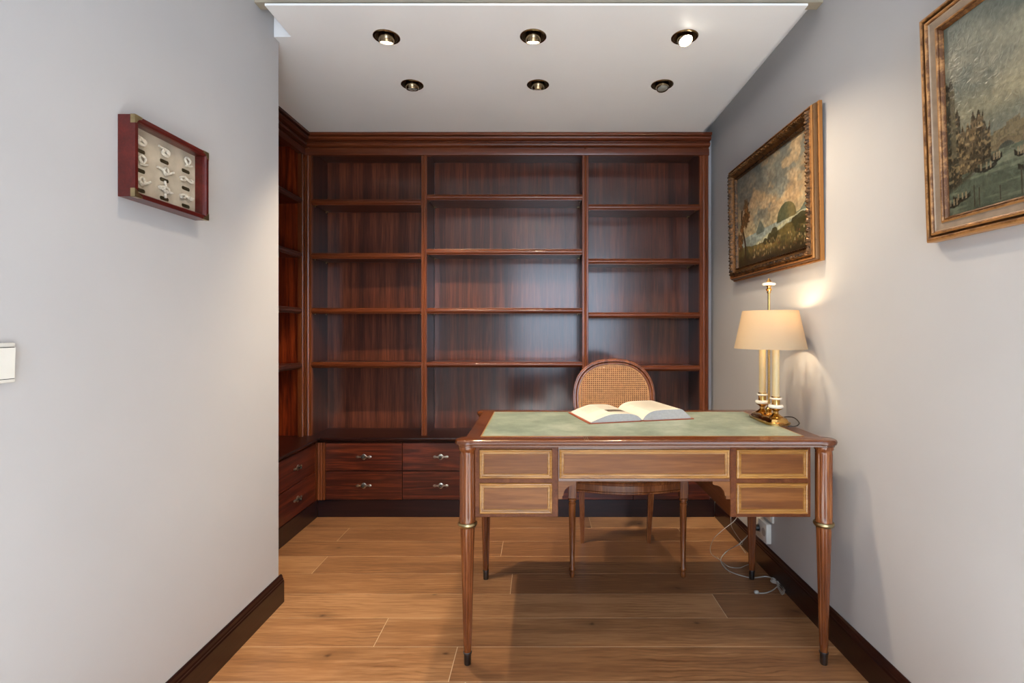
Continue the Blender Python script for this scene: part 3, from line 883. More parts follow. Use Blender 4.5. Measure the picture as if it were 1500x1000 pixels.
o = obj('cane_panel', bm, M['cane'], ch); o['kind'] = 'stuff'; o['label'] = 'golden woven cane of the backrest'
# border binding of the cane
bm = B()
L = []
for ro in (0.0, -0.012):
    for d in (-0.0095, -0.006):
        pass
loops = []
for (ro, d) in ((-0.014, -0.0085), (-0.023, -0.0085), (-0.023, -0.0045), (-0.014, -0.0045)):
    loops.append([backpt(*oval(2*PI*i/N, 0.212+ro, 0.200+ro, 0.225+ro), d) for i in range(N)])
rings(bm, loops+[loops[0]], True, False); bmesh.ops.remove_doubles(bm, verts=bm.verts, dist=1e-6)
obj('cane_border', bm, M['cane'], ch, True)
# seat rails: bowed front
zs0, zs1 = 0.402, 0.456
def seat_loop(off):
    pts = []
    yfr, ybk = 2.345, 2.730
    n = 16
    for i in range(n+1):       # front, left to right, bowed toward the camera
        t = i/n
        u = -0.255+0.51*t
        pts.append((CX+u*(1+off/0.255), yfr-0.055*math.sin(PI*t)-off))
    for i in range(9):
        t = i/8
        pts.append((CX+(0.255-0.060*t)+off+0.014*math.sin(PI*t), yfr+0.03+(ybk-yfr-0.05)*t))
    for i in range(7):
        t = i/6
        pts.append((CX+(0.19-0.38*t)*(1+off/0.19), ybk+0.012*math.sin(PI*t)+off))
    for i in range(9):
        t = 1-i/8
        pts.append((CX-(0.255-0.060*t)-off-0.014*math.sin(PI*t), yfr+0.03+(ybk-yfr-0.05)*t))
    return pts
bm = B()
lp = []
for (off, z) in ((0.0, 0.402), (0.002, 0.405), (0.002, 0.411), (-0.001, 0.413), (-0.001, 0.440), (0.003, 0.443), (0.004, 0.452), (0.0, 0.458), (-0.040, 0.458), (-0.040, 0.402)):
    lp.append([(p[0], p[1], z) for p in seat_loop(off)])
rings(bm, lp+[lp[0]], True, False); bmesh.ops.remove_doubles(bm, verts=bm.verts, dist=1e-6)
obj('seat_frame', bm, M['chair'], ch, True, angle=25)
sl = seat_loop(-0.036)
def in_seat(u, v):
    x, y = CX+u, v
    c = False; j = len(sl)-1
    for i in range(len(sl)):
        if ((sl[i][1] > y) != (sl[j][1] > y)) and (x < (sl[j][0]-sl[i][0])*(y-sl[i][1])/(sl[j][1]-sl[i][1])+sl[i][0]): c = not c
        j = i
    return c
bm = cane_panel('seat', lambda u, v, d: (CX+u, v, 0.450+d), in_seat, -0.23, 0.23, 2.31, 2.72, 0.0125)
o = obj('cane_seat', bm, M['cane'], ch); o['kind'] = 'stuff'
# front legs: square block, turned taper, small ball foot
for s in (-1, 1):
    lx = CX+s*0.258; ly = 2.350
    bm = B()
    box(bm, lx-0.019, lx+0.019, ly-0.019, ly+0.019, 0.372, 0.458, 0.002)
    lathe(bm, lx, ly, [(0.014, 0.374), (0.019, 0.368), (0.019, 0.360), (0.015, 0.355), (0.015, 0.350), (0.018, 0.346), (0.018, 0.340), (0.0165, 0.334), (0.0105, 0.050), (0.0145, 0.043), (0.0145, 0.036), (0.0105, 0.028), (0.0125, 0.018), (0.0095, 0.003), (0.006, 0.0)], 20)
    obj('front_leg', bm, M['chair'], ch, True)
    # rear leg, square section, sweeping back
    bm = B()
    rs = []
    for (dx, dy, z, h_) in ((0.190, 2.712, 0.57, 0.013), (0.190, 2.705, 0.46, 0.016), (0.187, 2.703, 0.36, 0.0165), (0.184, 2.712, 0.22, 0.014), (0.180, 2.726, 0.08, 0.011), (0.179, 2.730, 0.018, 0.010), (0.179, 2.730, 0.0, 0.008)):
        x = CX+s*dx
        rs.append([(x-h_, dy-h_, z), (x+h_, dy-h_, z), (x+h_, dy+h_, z), (x-h_, dy+h_, z)])
    rings(bm, rs)
    obj('rear_leg', bm, M['chair'], ch)
    # curved stay from the leg to the oval
    bm = B()
    tube(bm, smooth_path([(CX+s*0.190, 2.712, 0.56), (CX+s*0.185, 2.742, 0.60), (CX+s*0.180, 2.760, 0.635)], 5), [0.013]*11, 10)
    obj('back_stay', bm, M['chair'], ch, True)

# ------------------------------------------------------------------ open book
bk = root('open_book', 'thick book lying open on the green leather desktop', 'book', (0.41, 2.19, ZD+0.001))
ang = math.radians(14.0)
ux, uy = math.cos(ang), math.sin(ang)
BO = Vector((0.4185, 2.055, ZD+0.0011))     # spine at the near edge
BH = 0.275
def bp_(u, v, z):      # u along width, v away from the viewer
    return (BO.x+u*ux-v*uy, BO.y+u*uy+v*ux, BO.z+z)
def book_block(par, side):
    n = 22
    W = 0.222
    T = 0.031 if side < 0 else 0.040
    top = []
    for i in range(n+1):
        t = i/n
        # t=0 at the gutter; rises steeply then falls gently to the fore edge
        rise = 1-math.exp(-t*9)
        t0 = 0.60 if side < 0 else 0.80
        z = 0.006+T*rise*(1-0.08*t)
        if t > t0:
            q = (t-t0)/(1-t0)
            z = z*(1-q**1.25)+0.007*q**1.25
        top.append((t*W*0.985+0.001, z))
    bot = [(W, 0.004), (0.018, 0.004)]
    fore = (W*0.995, 0.006)
    prof = top+[fore]+bot
    bm = B()
    a = [bm.verts.new(bp_(side*u, 0.004, z)) for u, z in prof]
    c = [bm.verts.new(bp_(side*u, BH-0.004, z)) for u, z in prof]
    m_ = len(prof)
    f = bm.faces.new(a); f.material_index = 1
    f = bm.faces.new(c[::-1]); f.material_index = 1
    for i in range(m_):
        f = bm.faces.new((a[i], a[(i+1) % m_], c[(i+1) % m_], c[i]))
        f.material_index = 0 if i < n else 1
    o = obj('page_block', bm, [M['page'], M['page_edge']], par, True, angle=30)
    return top, T
for side in (-1, 1):
    top, T = book_block(bk, side)
    def zt(u):
        for (u0, z0), (u1, z1) in zip(top[:-1], top[1:]):
            if u0 <= u <= u1: return z0+(z1-z0)*(u-u0)/(u1-u0)
        return top[-1][1]
    def patch(bm, u0, u1, v0, v1, h_=0.0006, n=8):
        A = [bm.verts.new(bp_(side*(u0+(u1-u0)*i/n), v0, zt(u0+(u1-u0)*i/n)+h_)) for i in range(n+1)]
        C = [bm.verts.new(bp_(side*(u0+(u1-u0)*i/n), v1, zt(u0+(u1-u0)*i/n)+h_)) for i in range(n+1)]
        for i in range(n): bm.faces.new((A[i], A[i+1], C[i+1], C[i]))
    if side < 0:
        bm = B(); patch(bm, 0.050, 0.125, 0.060, 0.115); obj('printed_picture', bm, M['print'], bk, label='small dark picture printed on the left page')
    bm = B()
    r2 = random.Random(5+side)
    for j in range(26):
        v = 0.025+j*0.0088
        if side < 0 and 0.05 < v < 0.125: continue
        patch(bm, 0.028, 0.19-(0.06*r2.random() if r2.random() < 0.2 else 0), v, v+0.0026, 0.0004, 10)
    o = obj('text_lines', bm, M['ink'], bk); o['kind'] = 'stuff'
bm = B()
for side in (-1, 1):
    a = [bp_(side*0.006, 0, 0), bp_(side*0.232, 0, 0), bp_(side*0.232, BH, 0), bp_(side*0.006, BH, 0)]
    c = [(p[0], p[1], p[2]+0.0035) for p in a]
    rings(bm, [a, c])
a = [bp_(-0.02, 0.002, 0.0005), bp_(0.02, 0.002, 0.0005), bp_(0.02, BH-0.002, 0.0005), bp_(-0.02, BH-0.002, 0.0005)]
rings(bm, [a, [(p[0], p[1], p[2]+0.0025) for p in a]])
obj('cover', bm, M['cover'], bk)

# ------------------------------------------------------------------ table lamp
LXc, LYc = 0.938, 2.070
lm = root('table_lamp', 'brass twin-column lamp with cream tapered shade at the right end of the desk', 'lamp', (LXc, LYc, ZD+0.001))
def race(cx, cy, a, b, cut, z):
    # rectangle with cut corners; a half width (x), b half length (y)
    pts = []
    for sx_, sy_ in ((1, -1), (1, 1), (-1, 1), (-1, -1)):
        p = [(a-cut, b), (a-cut*0.3, b-cut*0.3), (a, b-cut)] if sx_*sy_ > 0 else [(a, b-cut), (a-cut*0.3, b-cut*0.3), (a-cut, b)]
        if (sx_, sy_) == (1, 1): p = [(a, b-cut), (a-cut*0.3, b-cut*0.3), (a-cut, b)]
        if (sx_, sy_) == (-1, 1): p = [(a-cut, b), (a-cut*0.3, b-cut*0.3), (a, b-cut)]
        if (sx_, sy_) == (-1, -1): p = [(a, b-cut), (a-cut*0.3, b-cut*0.3), (a-cut, b)]
        if (sx_, sy_) == (1, -1): p = [(a-cut, b), (a-cut*0.3, b-cut*0.3), (a, b-cut)]
        pts += [(cx+sx_*q[0], cy+sy_*q[1], z) for q in p]
    return pts
Zb = ZD+0.0012
bm = B()
rs = []
for (d, z) in ((0.0, 0.0), (0.0, 0.004), (0.003, 0.006), (0.003, 0.010), (-0.002, 0.012), (-0.004, 0.016), (-0.006, 0.022), (-0.012, 0.026), (-0.014, 0.027)):
    rs.append(race(LXc, LYc, 0.045+d, 0.108+d, 0.030, Zb+z))
rings(bm, rs); obj('base', bm, M['brass'], lm, True, angle=25)
for ly in (2.009, 2.131):
    bm = B()
    lathe(bm, LXc, ly, [(0.026, Zb+0.026), (0.027, Zb+0.030), (0.018, Zb+0.034), (0.010, Zb+0.042), (0.010, Zb+0.050), (0.017, Zb+0.056), (0.024, Zb+0.060), (0.026, Zb+0.063),
                        (0.017, Zb+0.066), (0.0155, Zb+0.078), (0.0155, Zb+0.096), (0.0175, Zb+0.098), (0.0175, Zb+0.106), (0.0160, Zb+0.109)], 28)
    c = obj('socket_cup', bm, M['brass'], lm, True)
    bm = B(); lathe(bm, LXc, ly, [(0.018, Zb+0.0635), (0.026, Zb+0.0635), (0.029, Zb+0.067), (0.0295, Zb+0.070), (0.028, Zb+0.074), (0.024, Zb+0.077), (0.016, Zb+0.077)], 28)
    obj('ceramic_ring', bm, M['ceramic'], c, True, label='white ceramic ring')
    bm = B(); lathe(bm, LXc, ly, [(0.017, Zb+0.097), (0.022, Zb+0.098), (0.0235, Zb+0.101), (0.022, Zb+0.104), (0.016, Zb+0.105)], 28)
    obj('ceramic_ring', bm, M['ceramic'], c, True, label='thin white ceramic ring')
    bm = B(); lathe(bm, LXc, ly, [(0.0135, Zb+0.106), (0.0135, 1.105), (0.011, 1.107)], 24)
    obj('candle_sleeve', bm, M['candle'], lm, True, label='ivory candle-like tube')
    bm = B(); lathe(bm, LXc, ly, [(0.010, 1.107), (0.011, 1.118), (0.017, 1.134), (0.020, 1.150), (0.016, 1.168), (0.007, 1.180), (0.001, 1.183)], 18)
    obj('bulb', bm, M['lamp_bulb'] if ly < 2.05 else M['bulb_off'], lm, True)
bm = B(); lathe(bm, LXc, LYc, [(0.018, Zb+0.026), (0.020, Zb+0.030), (0.010, Zb+0.038), (0.014, Zb+0.050), (0.006, Zb+0.060), (0.0048, Zb+0.08), (0.0048, 1.300), (0.0075, 1.302), (0.0075, 1.308), (0.0055, 1.310)], 18)
obj('pole', bm, M['brass'], lm, True)
bm = B(); lathe(bm, LXc, LYc, [(0.0055, 1.308), (0.010, 1.312), (0.012, 1.318), (0.007, 1.323), (0.009, 1.329), (0.015, 1.332), (0.006, 1.345), (0.010, 1.349), (0.006, 1.356), (0.001, 1.363)], 20)
fn = obj('finial', bm, M['brass'], lm, True)
bm = B(); lathe(bm, LXc, LYc, [(0.010, 1.3325), (0.022, 1.3335), (0.0265, 1.338), (0.025, 1.342), (0.014, 1.346), (0.008, 1.346)], 24)
obj('ceramic_disc', bm, M['ceramic'], fn, True, label='white ceramic disc of the finial')
# shade (outer + inner skin, thin wall), carried by a spider
bm = B()
SX, SY = LXc+0.004, LYc
rs = []
seg = 56
for (r_, z) in ((0.1350, 1.0745), (0.1040, 1.2290), (0.1030, 1.2290), (0.1340, 1.0745)):
    rs.append([(SX+r_*math.cos(2*PI*i/seg), SY+r_*1.12*math.sin(2*PI*i/seg), z) for i in range(seg)])
rings(bm, rs+[rs[0]], True, False); bmesh.ops.remove_doubles(bm, verts=bm.verts, dist=1e-6)
sh = obj('lamp_shade', bm, M['shade'], lm, True, angle=60, label='glowing cream fabric shade')
bm = B()
for a in (0, 2*PI/3, 4*PI/3):
    tube(bm, [(LXc, LYc, 1.226), (SX+0.102*math.cos(a), SY+0.102*1.12*math.sin(a), 1.226)], 0.0014, 6)
obj('spider', bm, M['brass'], lm)
bm = B()
tube(bm, smooth_path([(LXc+0.03, LYc-0.03, Zb+0.008), (0.985, 2.035, Zb+0.022), (1.004, 2.00, Zb+0.026), (1.008, 1.965, Zb+0.012), (0.985, 1.945, Zb+0.003), (0.955, 1.948, Zb+0.002)], 6), 0.0022, 8)
obj('cord', bm, M['black'], lm, True, label='black flex at the base')
pl = bpy.data.lights.new('lamp_light', 'POINT'); pl.energy = 1.9; pl.color = (1.0, 0.76, 0.47); pl.shadow_soft_size = 0.022
po = bpy.data.objects.new('lamp_light', pl); COL.objects.link(po); po.location = (LXc+0.012, 2.009, 1.195)

# ------------------------------------------------------------------ paintings
def vnoise(w_, h_, sx_, sy_, seed, octv=4):
    rg = np.random.RandomState(seed)
    out = np.zeros((h_, w_)); amp = 1; tot = 0
    for o_ in range(octv):
        gx, gy = int(sx_*2**o_)+2, int(sy_*2**o_)+2
        g = rg.rand(gy, gx)
        X = np.linspace(0, gx-1.001, w_); Y = np.linspace(0, gy-1.001, h_)
        xi = X.astype(int); yi = Y.astype(int); fx = X-xi; fy = Y-yi
        fx = fx*fx*(3-2*fx); fy = fy*fy*(3-2*fy)
        a = g[yi][:, xi]; b_ = g[yi][:, xi+1]; c = g[yi+1][:, xi]; d = g[yi+1][:, xi+1]
        v = (a*(1-fx)+b_*fx)*(1-fy)[:, None]+(c*(1-fx)+d*fx)*fy[:, None]
        out += v*amp; tot += amp; amp *= 0.55
    return out/tot
def mixc(img, mask, col):
    m_ = np.clip(mask, 0, 1)[..., None]
    return img*(1-m_)+np.array(col, float)*m_
def sstep(a, b_, x): 
    t = np.clip((x-a)/(b_-a), 0, 1); return t*t*(3-2*t)

def landscape(w_, h_):
    U, V = np.meshgrid(np.linspace(0, 1, w_), np.linspace(0, 1, h_))
    n1 = vnoise(w_, h_, 3, 3, 1); n2 = vnoise(w_, h_, 12, 12, 2); n3 = vnoise(w_, h_, 50, 40, 3, 2)
    img = np.zeros((h_, w_, 3))+np.array((142, 132, 110.))
    img = mixc(img, sstep(0.45, 0.65, n1), (112, 118, 112))
    img = mixc(img, sstep(0.40, 0.62, vnoise(w_, h_, 4, 5, 9))*0.7, (168, 138, 104))
    img = mixc(img, sstep(0.6, 1.0, V)*0.45, (96, 104, 104))
    img = mixc(img, np.exp(-((U-0.5)/0.3)**2-((V-0.72)/0.13)**2)*0.6, (92, 96, 92))
    img = mixc(img, sstep(0.48, 0.60, vnoise(w_, h_, 5, 6, 21, 5))*0.65, (92, 96, 92))
    img = mixc(img, sstep(0.52, 0.64, vnoise(w_, h_, 6, 5, 22, 5))*0.6, (176, 146, 108))
    img = mixc(img, sstep(0.50, 0.34, V)*0.5, (164, 152, 118))
    hor = 0.30+0.05*U
    # sea / river
    img = mixc(img, (V < hor)*0.9, (128, 138, 132))
    img = mixc(img, np.exp(-((V-(0.10+0.27*U))/0.022)**2)*0.6*(U > 0.3), (182, 172, 128))
    # far mountain right
    mt = hor+0.13*sstep(0.86, 1.02, U)+0.01*(n2-0.5)
    img = mixc(img, (V < mt)*(V > hor-0.01)*(U > 0.84)*0.9, (82, 92, 84))
    # dome hill
    dm = hor+0.135*np.sqrt(np.clip(1-((U-0.72)/0.115)**2, 0, 1))+0.012*(n2-0.5)
    img = mixc(img, ((V < dm)*(V > hor-0.02)*(np.abs(U-0.72) < 0.12))*1.0, (74, 78, 58))
    img = mixc(img, ((V < dm)*(V > hor-0.02)*(np.abs(U-0.72) < 0.12))*sstep(0.68, 0.8, U)*0.5, (142, 118, 72))
    dm = hor+0.10*np.clip(1-np.abs((U-0.37)/0.06), 0, 1)**0.8
    img = mixc(img, ((V < dm)*(V > hor-0.03)*(np.abs(U-0.37) < 0.06))*0.9, (84, 92, 84))
    # ground
    gr = 0.18+0.10*U+0.03*np.sin(U*9+1)+0.035*(n2-0.5)
    img = mixc(img, sstep(0.0, 0.012, gr-V), (96, 84, 48))
    img = mixc(img, sstep(0.0, 0.012, gr-V)*sstep(0.42, 0.62, n2), (58, 54, 32))
    img = mixc(img, sstep(0.0, 0.02, gr-V)*np.exp(-((U-0.45)/0.2)**2-((V-0.15)/0.05)**2)*0.6, (150, 122, 66))
    for cu, cr_, ch_ in ((0.56, 0.05, 0.075), (0.50, 0.03, 0.05), (0.88, 0.10, 0.05), (0.44, 0.03, 0.03)):
        bmsk = ((U-cu)/cr_)**2+((V-(gr-0.01))/ch_)**2 < 1+0.6*(n3-0.5)
        img = mixc(img, bmsk*0.9, (56, 52, 30))
    img = mixc(img, sstep(0.16, 0.0, V)*0.85, (40, 30, 18))
    # tree at left
    tr_ = ((np.abs(U-(0.10+0.03*np.sin(V*9))) < 0.012) & (V > 0.05) & (V < 0.62))
    img = mixc(img, tr_*1.0, (56, 38, 22))
    for cu, cv, ru, rv in ((0.15, 0.62, 0.045, 0.11), (0.12, 0.50, 0.05, 0.09), (0.18, 0.52, 0.035, 0.06), (0.07, 0.42, 0.04, 0.06), (0.03, 0.28, 0.06, 0.10)):
        q = ((U-cu)/ru)**2+((V-cv)/rv)**2+1.9*(n3-0.5)+0.9*(n2-0.5)
        img = mixc(img, sstep(1.0, 0.75, q)*0.9, (88, 60, 32))
        img = mixc(img, sstep(0.9, 0.5, q)*(n3 > 0.55)*0.6, (150, 100, 52))
    # figures and flock
    rg = np.random.RandomState(4)
    for k in range(110):
        fu = rg.uniform(0.22, 0.97); fv = rg.uniform(0.05, 0.20)
        col = [(196, 168, 116), (150, 120, 84), (120, 60, 40), (206, 190, 150)][rg.randint(4)]
        img = mixc(img, ((np.abs(U-fu) < 0.0035) & (np.abs(V-fv) < 0.011))*0.55, col)
    img *= (0.80+0.40*n3)[..., None]*(0.85+0.3*n2)[..., None]
    return img
def canal(w_, h_):
    U, V = np.meshgrid(np.linspace(0, 1, w_), np.linspace(0, 1, h_))
    n1 = vnoise(w_, h_, 6, 4, 11); n2 = vnoise(w_, h_, 30, 20, 12); n3 = vnoise(w_, h_, 90, 60, 13, 2)
    img = np.zeros((h_, w_, 3))+np.array((112, 112, 98.))
    img = mixc(img, sstep(0.42, 0.65, n1)*0.8, (138, 134, 114))
    img = mixc(img, sstep(0.45, 0.3, n1)*0.8, (88, 94, 86))
    img = mixc(img, np.exp(-((V-0.50)/0.11)**2)*0.45, (158, 144, 108))
    img = mixc(img, sstep(0.75, 1.0, V)*0.6, (84, 92, 84))
    # far row of palaces
    top = 0.335+0.03*np.floor(U*22 % 3)/2+0.035*sstep(0.2, 0.34, U)
    msk = (V < top)*(V > 0.255)*(U > 0.16)
    img = mixc(img, msk*0.95, (116, 104, 78))
    img = mixc(img, msk*sstep(0.45, 0.6, n3)*0.6, (76, 68, 52))
    # bridge with arch
    br = (np.abs(U-0.225) < 0.045)*(V < 0.305-abs(U-0.225)*0.5)*(V > 0.25)
    arch = ((U-0.225)/0.028)**2+((V-0.25)/0.032)**2 < 1
    img = mixc(img, br*1.0, (104, 92, 70)); img = mixc(img, br*arch*1.0, (70, 72, 62))
    # water
    wl = 0.255
    img = mixc(img, (V < wl)*1.0, (74, 80, 66))
    img = mixc(img, (V < wl)*sstep(0.45, 0.7, vnoise(w_, h_, 8, 60, 15))*0.6, (112, 116, 96))
    img = mixc(img, (V < wl)*np.exp(-((V-0.21)/0.03)**2)*sstep(0.16, 0.3, U)*0.5, (156, 156, 132))
    # houses on the left bank, receding
    edge = 0.17-0.45*np.clip(0.26-V, 0, 1)
    for (u0, u1, vt, col) in ((0.0, 0.035, 0.70, (56, 58, 48)), (0.02, 0.060, 0.52, (70, 66, 52)), (0.05, 0.12, 0.43, (92, 78, 56)), (0.10, 0.150, 0.47, (100, 84, 60)), (0.14, 0.172, 0.40, (74, 66, 50))):
        base_ = 0.145+0.62*u1
        mk = (U >= u0)*(U < u1)*(V < vt+0.03*(n2-0.5)+0.02*np.sin(U*300))*(V > base_-0.02)
        img = mixc(img, mk*0.96, col)
        img = mixc(img, mk*sstep(0.42, 0.60, n2)*0.75, (50, 44, 32))
        img = mixc(img, mk*(np.sin(U*560+6*n1) > 0.45)*(np.sin(V*150+5*n1) > 0.35)*0.7, (38, 34, 26))
        img = mixc(img, mk*(n3 > 0.62)*0.4, (164, 138, 96))
    img = mixc(img, (np.exp(-((V-(0.13+0.60*U))/0.012)**2)*(U < 0.2))*0.7, (56, 50, 38))
    tw = (np.abs(U-0.030) < 0.010)*(V < 0.66)*(V > 0.3); img = mixc(img, tw*0.9, (84, 78, 60))
    # boats and poles
    for (bu, bv, bl) in ((0.055, 0.075, 0.035), (0.02, 0.055, 0.03), (0.15, 0.185, 0.04), (0.30, 0.13, 0.04), (0.19, 0.215, 0.02), (0.45, 0.16, 0.05), (0.6, 0.08, 0.06), (0.75, 0.17, 0.04), (0.27, 0.20, 0.02)):
        d = ((U-bu)/bl)**2
        mk = (V < bv+0.010+0.020*d)*(V > bv-0.012+0.016*d)*(d < 1)
        img = mixc(img, mk*1.0, (40, 38, 30))
        for du in (-0.4, 0.1, 0.5):
            img = mixc(img, (np.abs(U-bu-du*bl) < 0.003)*(V > bv)*(V < bv+0.035)*0.8, (132, 116, 90))
    for pu, pt in ((0.105, 0.13), (0.125, 0.11), (0.20, 0.09), (0.27, 0.15)):
        img = mixc(img, (np.abs(U-pu) < 0.0022)*(V < pt)*(V > 0.02)*0.9, (54, 46, 36))
    img *= (0.86+0.28*n3)[..., None]
    return img

def vcol_material(name, rough=0.3, bump=0.4, bs=120):
    m, nt, b = newmat(name)
    a = nt.nodes.new('ShaderNodeVertexColor'); a.layer_name = 'paint'
    nt.links.new(a.outputs['Color'], b.inputs['Base Color'])
    b.inputs['Roughness'].default_value = rough
    n = nt.nodes.new('ShaderNodeTexNoise'); n.inputs['Scale'].default_value = bs; n.inputs['Detail'].default_value = 5; n.inputs['Distortion'].default_value = 1.5
    tc = nt.nodes.new('ShaderNodeTexCoord'); nt.links.new(tc.outputs['Object'], n.inputs['Vector'])
    bp = nt.nodes.new('ShaderNodeBump'); bp.inputs['Strength'].default_value = bump; bp.inputs['Distance'].default_value = 0.002
    nt.links.new(n.outputs['Fac'], bp.inputs['Height']); nt.links.new(bp.outputs['Normal'], b.inputs['Normal'])
    return m
def canvas(name, img, T, a0, a1, b0, b1, n0, mat, parent):
    """grid mesh with colours; T maps (a,b,n) to local coordinates"""
    h_, w_ = img.shape[:2]
    A = np.linspace(a0, a1, w_); Bv = np.linspace(b0, b1, h_)
    co = np.empty((h_*w_, 3))
    AA, BB = np.meshgrid(A, Bv)
    P = np.stack([AA.ravel(), BB.ravel(), np.full(h_*w_, n0), np.ones(h_*w_)], 1)
    co = (P @ np.array(T).T)[:, :3]
    idx = np.arange(h_*w_).reshape(h_, w_)
    q = np.stack([idx[:-1, :-1], idx[:-1, 1:], idx[1:, 1:], idx[1:, :-1]], -1).reshape(-1, 4)
    me = bpy.data.meshes.new(name)
    me.vertices.add(h_*w_); me.vertices.foreach_set('co', co.ravel())
    me.loops.add(q.size); me.loops.foreach_set('vertex_index', q.ravel())
    me.polygons.add(len(q)); me.polygons.foreach_set('loop_start', np.arange(0, q.size, 4))
    me.update()
    s = np.clip(img/255.0, 0, 1)
    l_ = np.where(s <= 0.04045, s/12.92, ((s+0.055)/1.055)**2.4).reshape(-1, 3)
    ca = me.color_attributes.new('paint', 'FLOAT_COLOR', 'POINT')
    ca.data.foreach_set('color', np.concatenate([l_, np.ones((len(l_), 1))], 1).ravel())
    me.materials.append(mat)
    me.validate()
    o = bpy.data.objects.new(name, me); COL.objects.link(o); o.parent = parent
    OFF[o.name] = OFF[parent.name]
    return o

def frame_part(name, T, W, Hh, prof, mat, parent, step=None, disp=None, label=None):
    """sweep an open profile (inset u, height n) round a W x Hh rectangle, mitred; disp(k, s, side) adds height"""
    bm = B()
    for side, Lm in ((0, W), (1, Hh), (2, W), (3, Hh)):
        n = 1 if step is None else max(1, int(Lm/step))
        cols = []
        for i in range(n+1):
            t = i/n
            col = []
            for k, (u, h_) in enumerate(prof):
                s = u+(Lm-2*u)*t
                dn = disp(k, s, Lm) if disp else 0.0
                du = 0.0
                if side == 0: p = (s, u, h_+dn)
                elif side == 1: p = (W-u, s, h_+dn)
                elif side == 2: p = (W-s, Hh-u, h_+dn)
                else: p = (u, Hh-s, h_+dn)
                v = T @ Vector(p)
                col.append(bm.verts.new(v))
            cols.append(col)
        for a, c in zip(cols[:-1], cols[1:]):
            for k in range(len(prof)-1):
                bm.faces.new((a[k], a[k+1], c[k+1], c[k]))
    bmesh.ops.remove_doubles(bm, verts=bm.verts, dist=1e-5)
    save = OFF[parent.name]; OFF[parent.name] = Vector((0, 0, 0))
    o = obj(name, bm, mat, parent, True, label=label, angle=35)
    OFF[parent.name] = save; OFF[o.name] = save
    return o

# painting over the desk: plane a -> -Y (left to right as seen), b -> Z, n -> -X
def wall_frame(xw, ya, zb, lean, Hh):
    """local frame relative to the root at (xw, ya, zb): a runs toward the camera"""
    la = math.asin(lean/Hh)
    R = Matrix(((0, -math.sin(la), -math.cos(la), 0), (-1, 0, 0, 0), (0, math.cos(la), -math.sin(la), 0), (0, 0, 0, 1)))
    return R
# --- landscape
P2W, P2H = 0.875, 0.612
p2 = root('framed_painting', 'old landscape oil painting in carved dark gilt frame, hanging above the lamp', 'painting', (XR-0.002, 2.805, H+0.2635))
T2 = wall_frame(0, 0, 0, 0.010, P2H)
frame_part('outer_rim', T2, P2W, P2H, [(0.0, 0.0), (0.0, 0.013), (0.002, 0.015), (0.006, 0.0155)], M['gilt'], p2, label='worn gold outer rim')
frame_part('cove', T2, P2W, P2H, [(0.006, 0.0155), (0.0065, 0.022), (0.009, 0.029), (0.012, 0.031)], M['gilt_dark'], p2)
frame_part('bead', T2, P2W, P2H, [(0.012, 0.031), (0.012, 0.035), (0.014, 0.038), (0.018, 0.038), (0.020, 0.035), (0.024, 0.034), (0.028, 0.038)], M['gilt'], p2)
def leafy(k, s, Lm):
    if k in (0, 6): return 0
    ph = (s % 0.0190)/0.0190
    a = 0.0070*abs(math.sin(PI*ph))*(1 if k in (2, 3) else 0.75)
    a += 0.0028*math.sin(2*PI*s/0.0127+k*1.7)
    return a-0.001
carv = [(0.027, 0.037), (0.030, 0.040), (0.033, 0.044), (0.037, 0.046), (0.041, 0.043), (0.044, 0.038), (0.046, 0.034)]
o = frame_part('carving', T2, P2W, P2H, carv, M['gilt_dark'], p2, 0.0032, leafy, 'carved leaf band')
inner = [(0.046, 0.034), (0.049, 0.026), (0.055, 0.021), (0.060, 0.021), (0.062, 0.024), (0.065, 0.024), (0.067, 0.018), (0.069, 0.013), (0.069, 0.009)]
frame_part('inner_frame', T2, P2W, P2H, inner, M['gilt_dark'], p2, 0.006, lambda k, s, L_: 0.0016*math.sin(2*PI*s/0.014) if k in (4, 5) else 0.0)
canvas('canvas', landscape(360, 250), T2, 0.066, P2W-0.066, 0.066, P2H-0.066, 0.010, vcol_material('landscape_paint', 0.34, 0.25), p2)
# --- canal view
P3W, P3H = 0.86, 0.607
p3 = root('framed_painting', 'canal view with boats in a gold and grey striped frame, cut by the right edge', 'painting', (XR-0.003, 1.386, H+0.237))
T3 = wall_frame(0, 0, 0, 0.021, P3H)
frame_part('frame', T3, P3W, P3H, [(0.0, 0.0), (0.0, 0.024), (0.003, 0.028), (0.008, 0.029), (0.011, 0.026)], M['gilt2'], p3, label='gold outer moulding')
frame_part('dark_line', T3, P3W, P3H, [(0.011, 0.026), (0.012, 0.022), (0.016, 0.022), (0.017, 0.025)], M['gilt_dark'], p3)
frame_part('gold_bead', T3, P3W, P3H, [(0.017, 0.025), (0.019, 0.028), (0.022, 0.028), (0.024, 0.024), (0.026, 0.023)], M['gilt2'], p3)
frame_part('grey_band', T3, P3W, P3H, [(0.026, 0.023), (0.028, 0.020), (0.043, 0.017), (0.045, 0.019)], M['grey_band'], p3, label='greyish flat band')
frame_part('gold_slip', T3, P3W, P3H, [(0.045, 0.019), (0.047, 0.022), (0.050, 0.022), (0.052, 0.018), (0.055, 0.018), (0.057, 0.013), (0.060, 0.010), (0.060, 0.007)], M['gilt2'], p3)
canvas('canvas', canal(480, 300), T3, 0.057, P3W-0.057, 0.057, P3H-0.057, 0.0085, vcol_material('canal_paint', 0.28, 0.7, 60), p3)

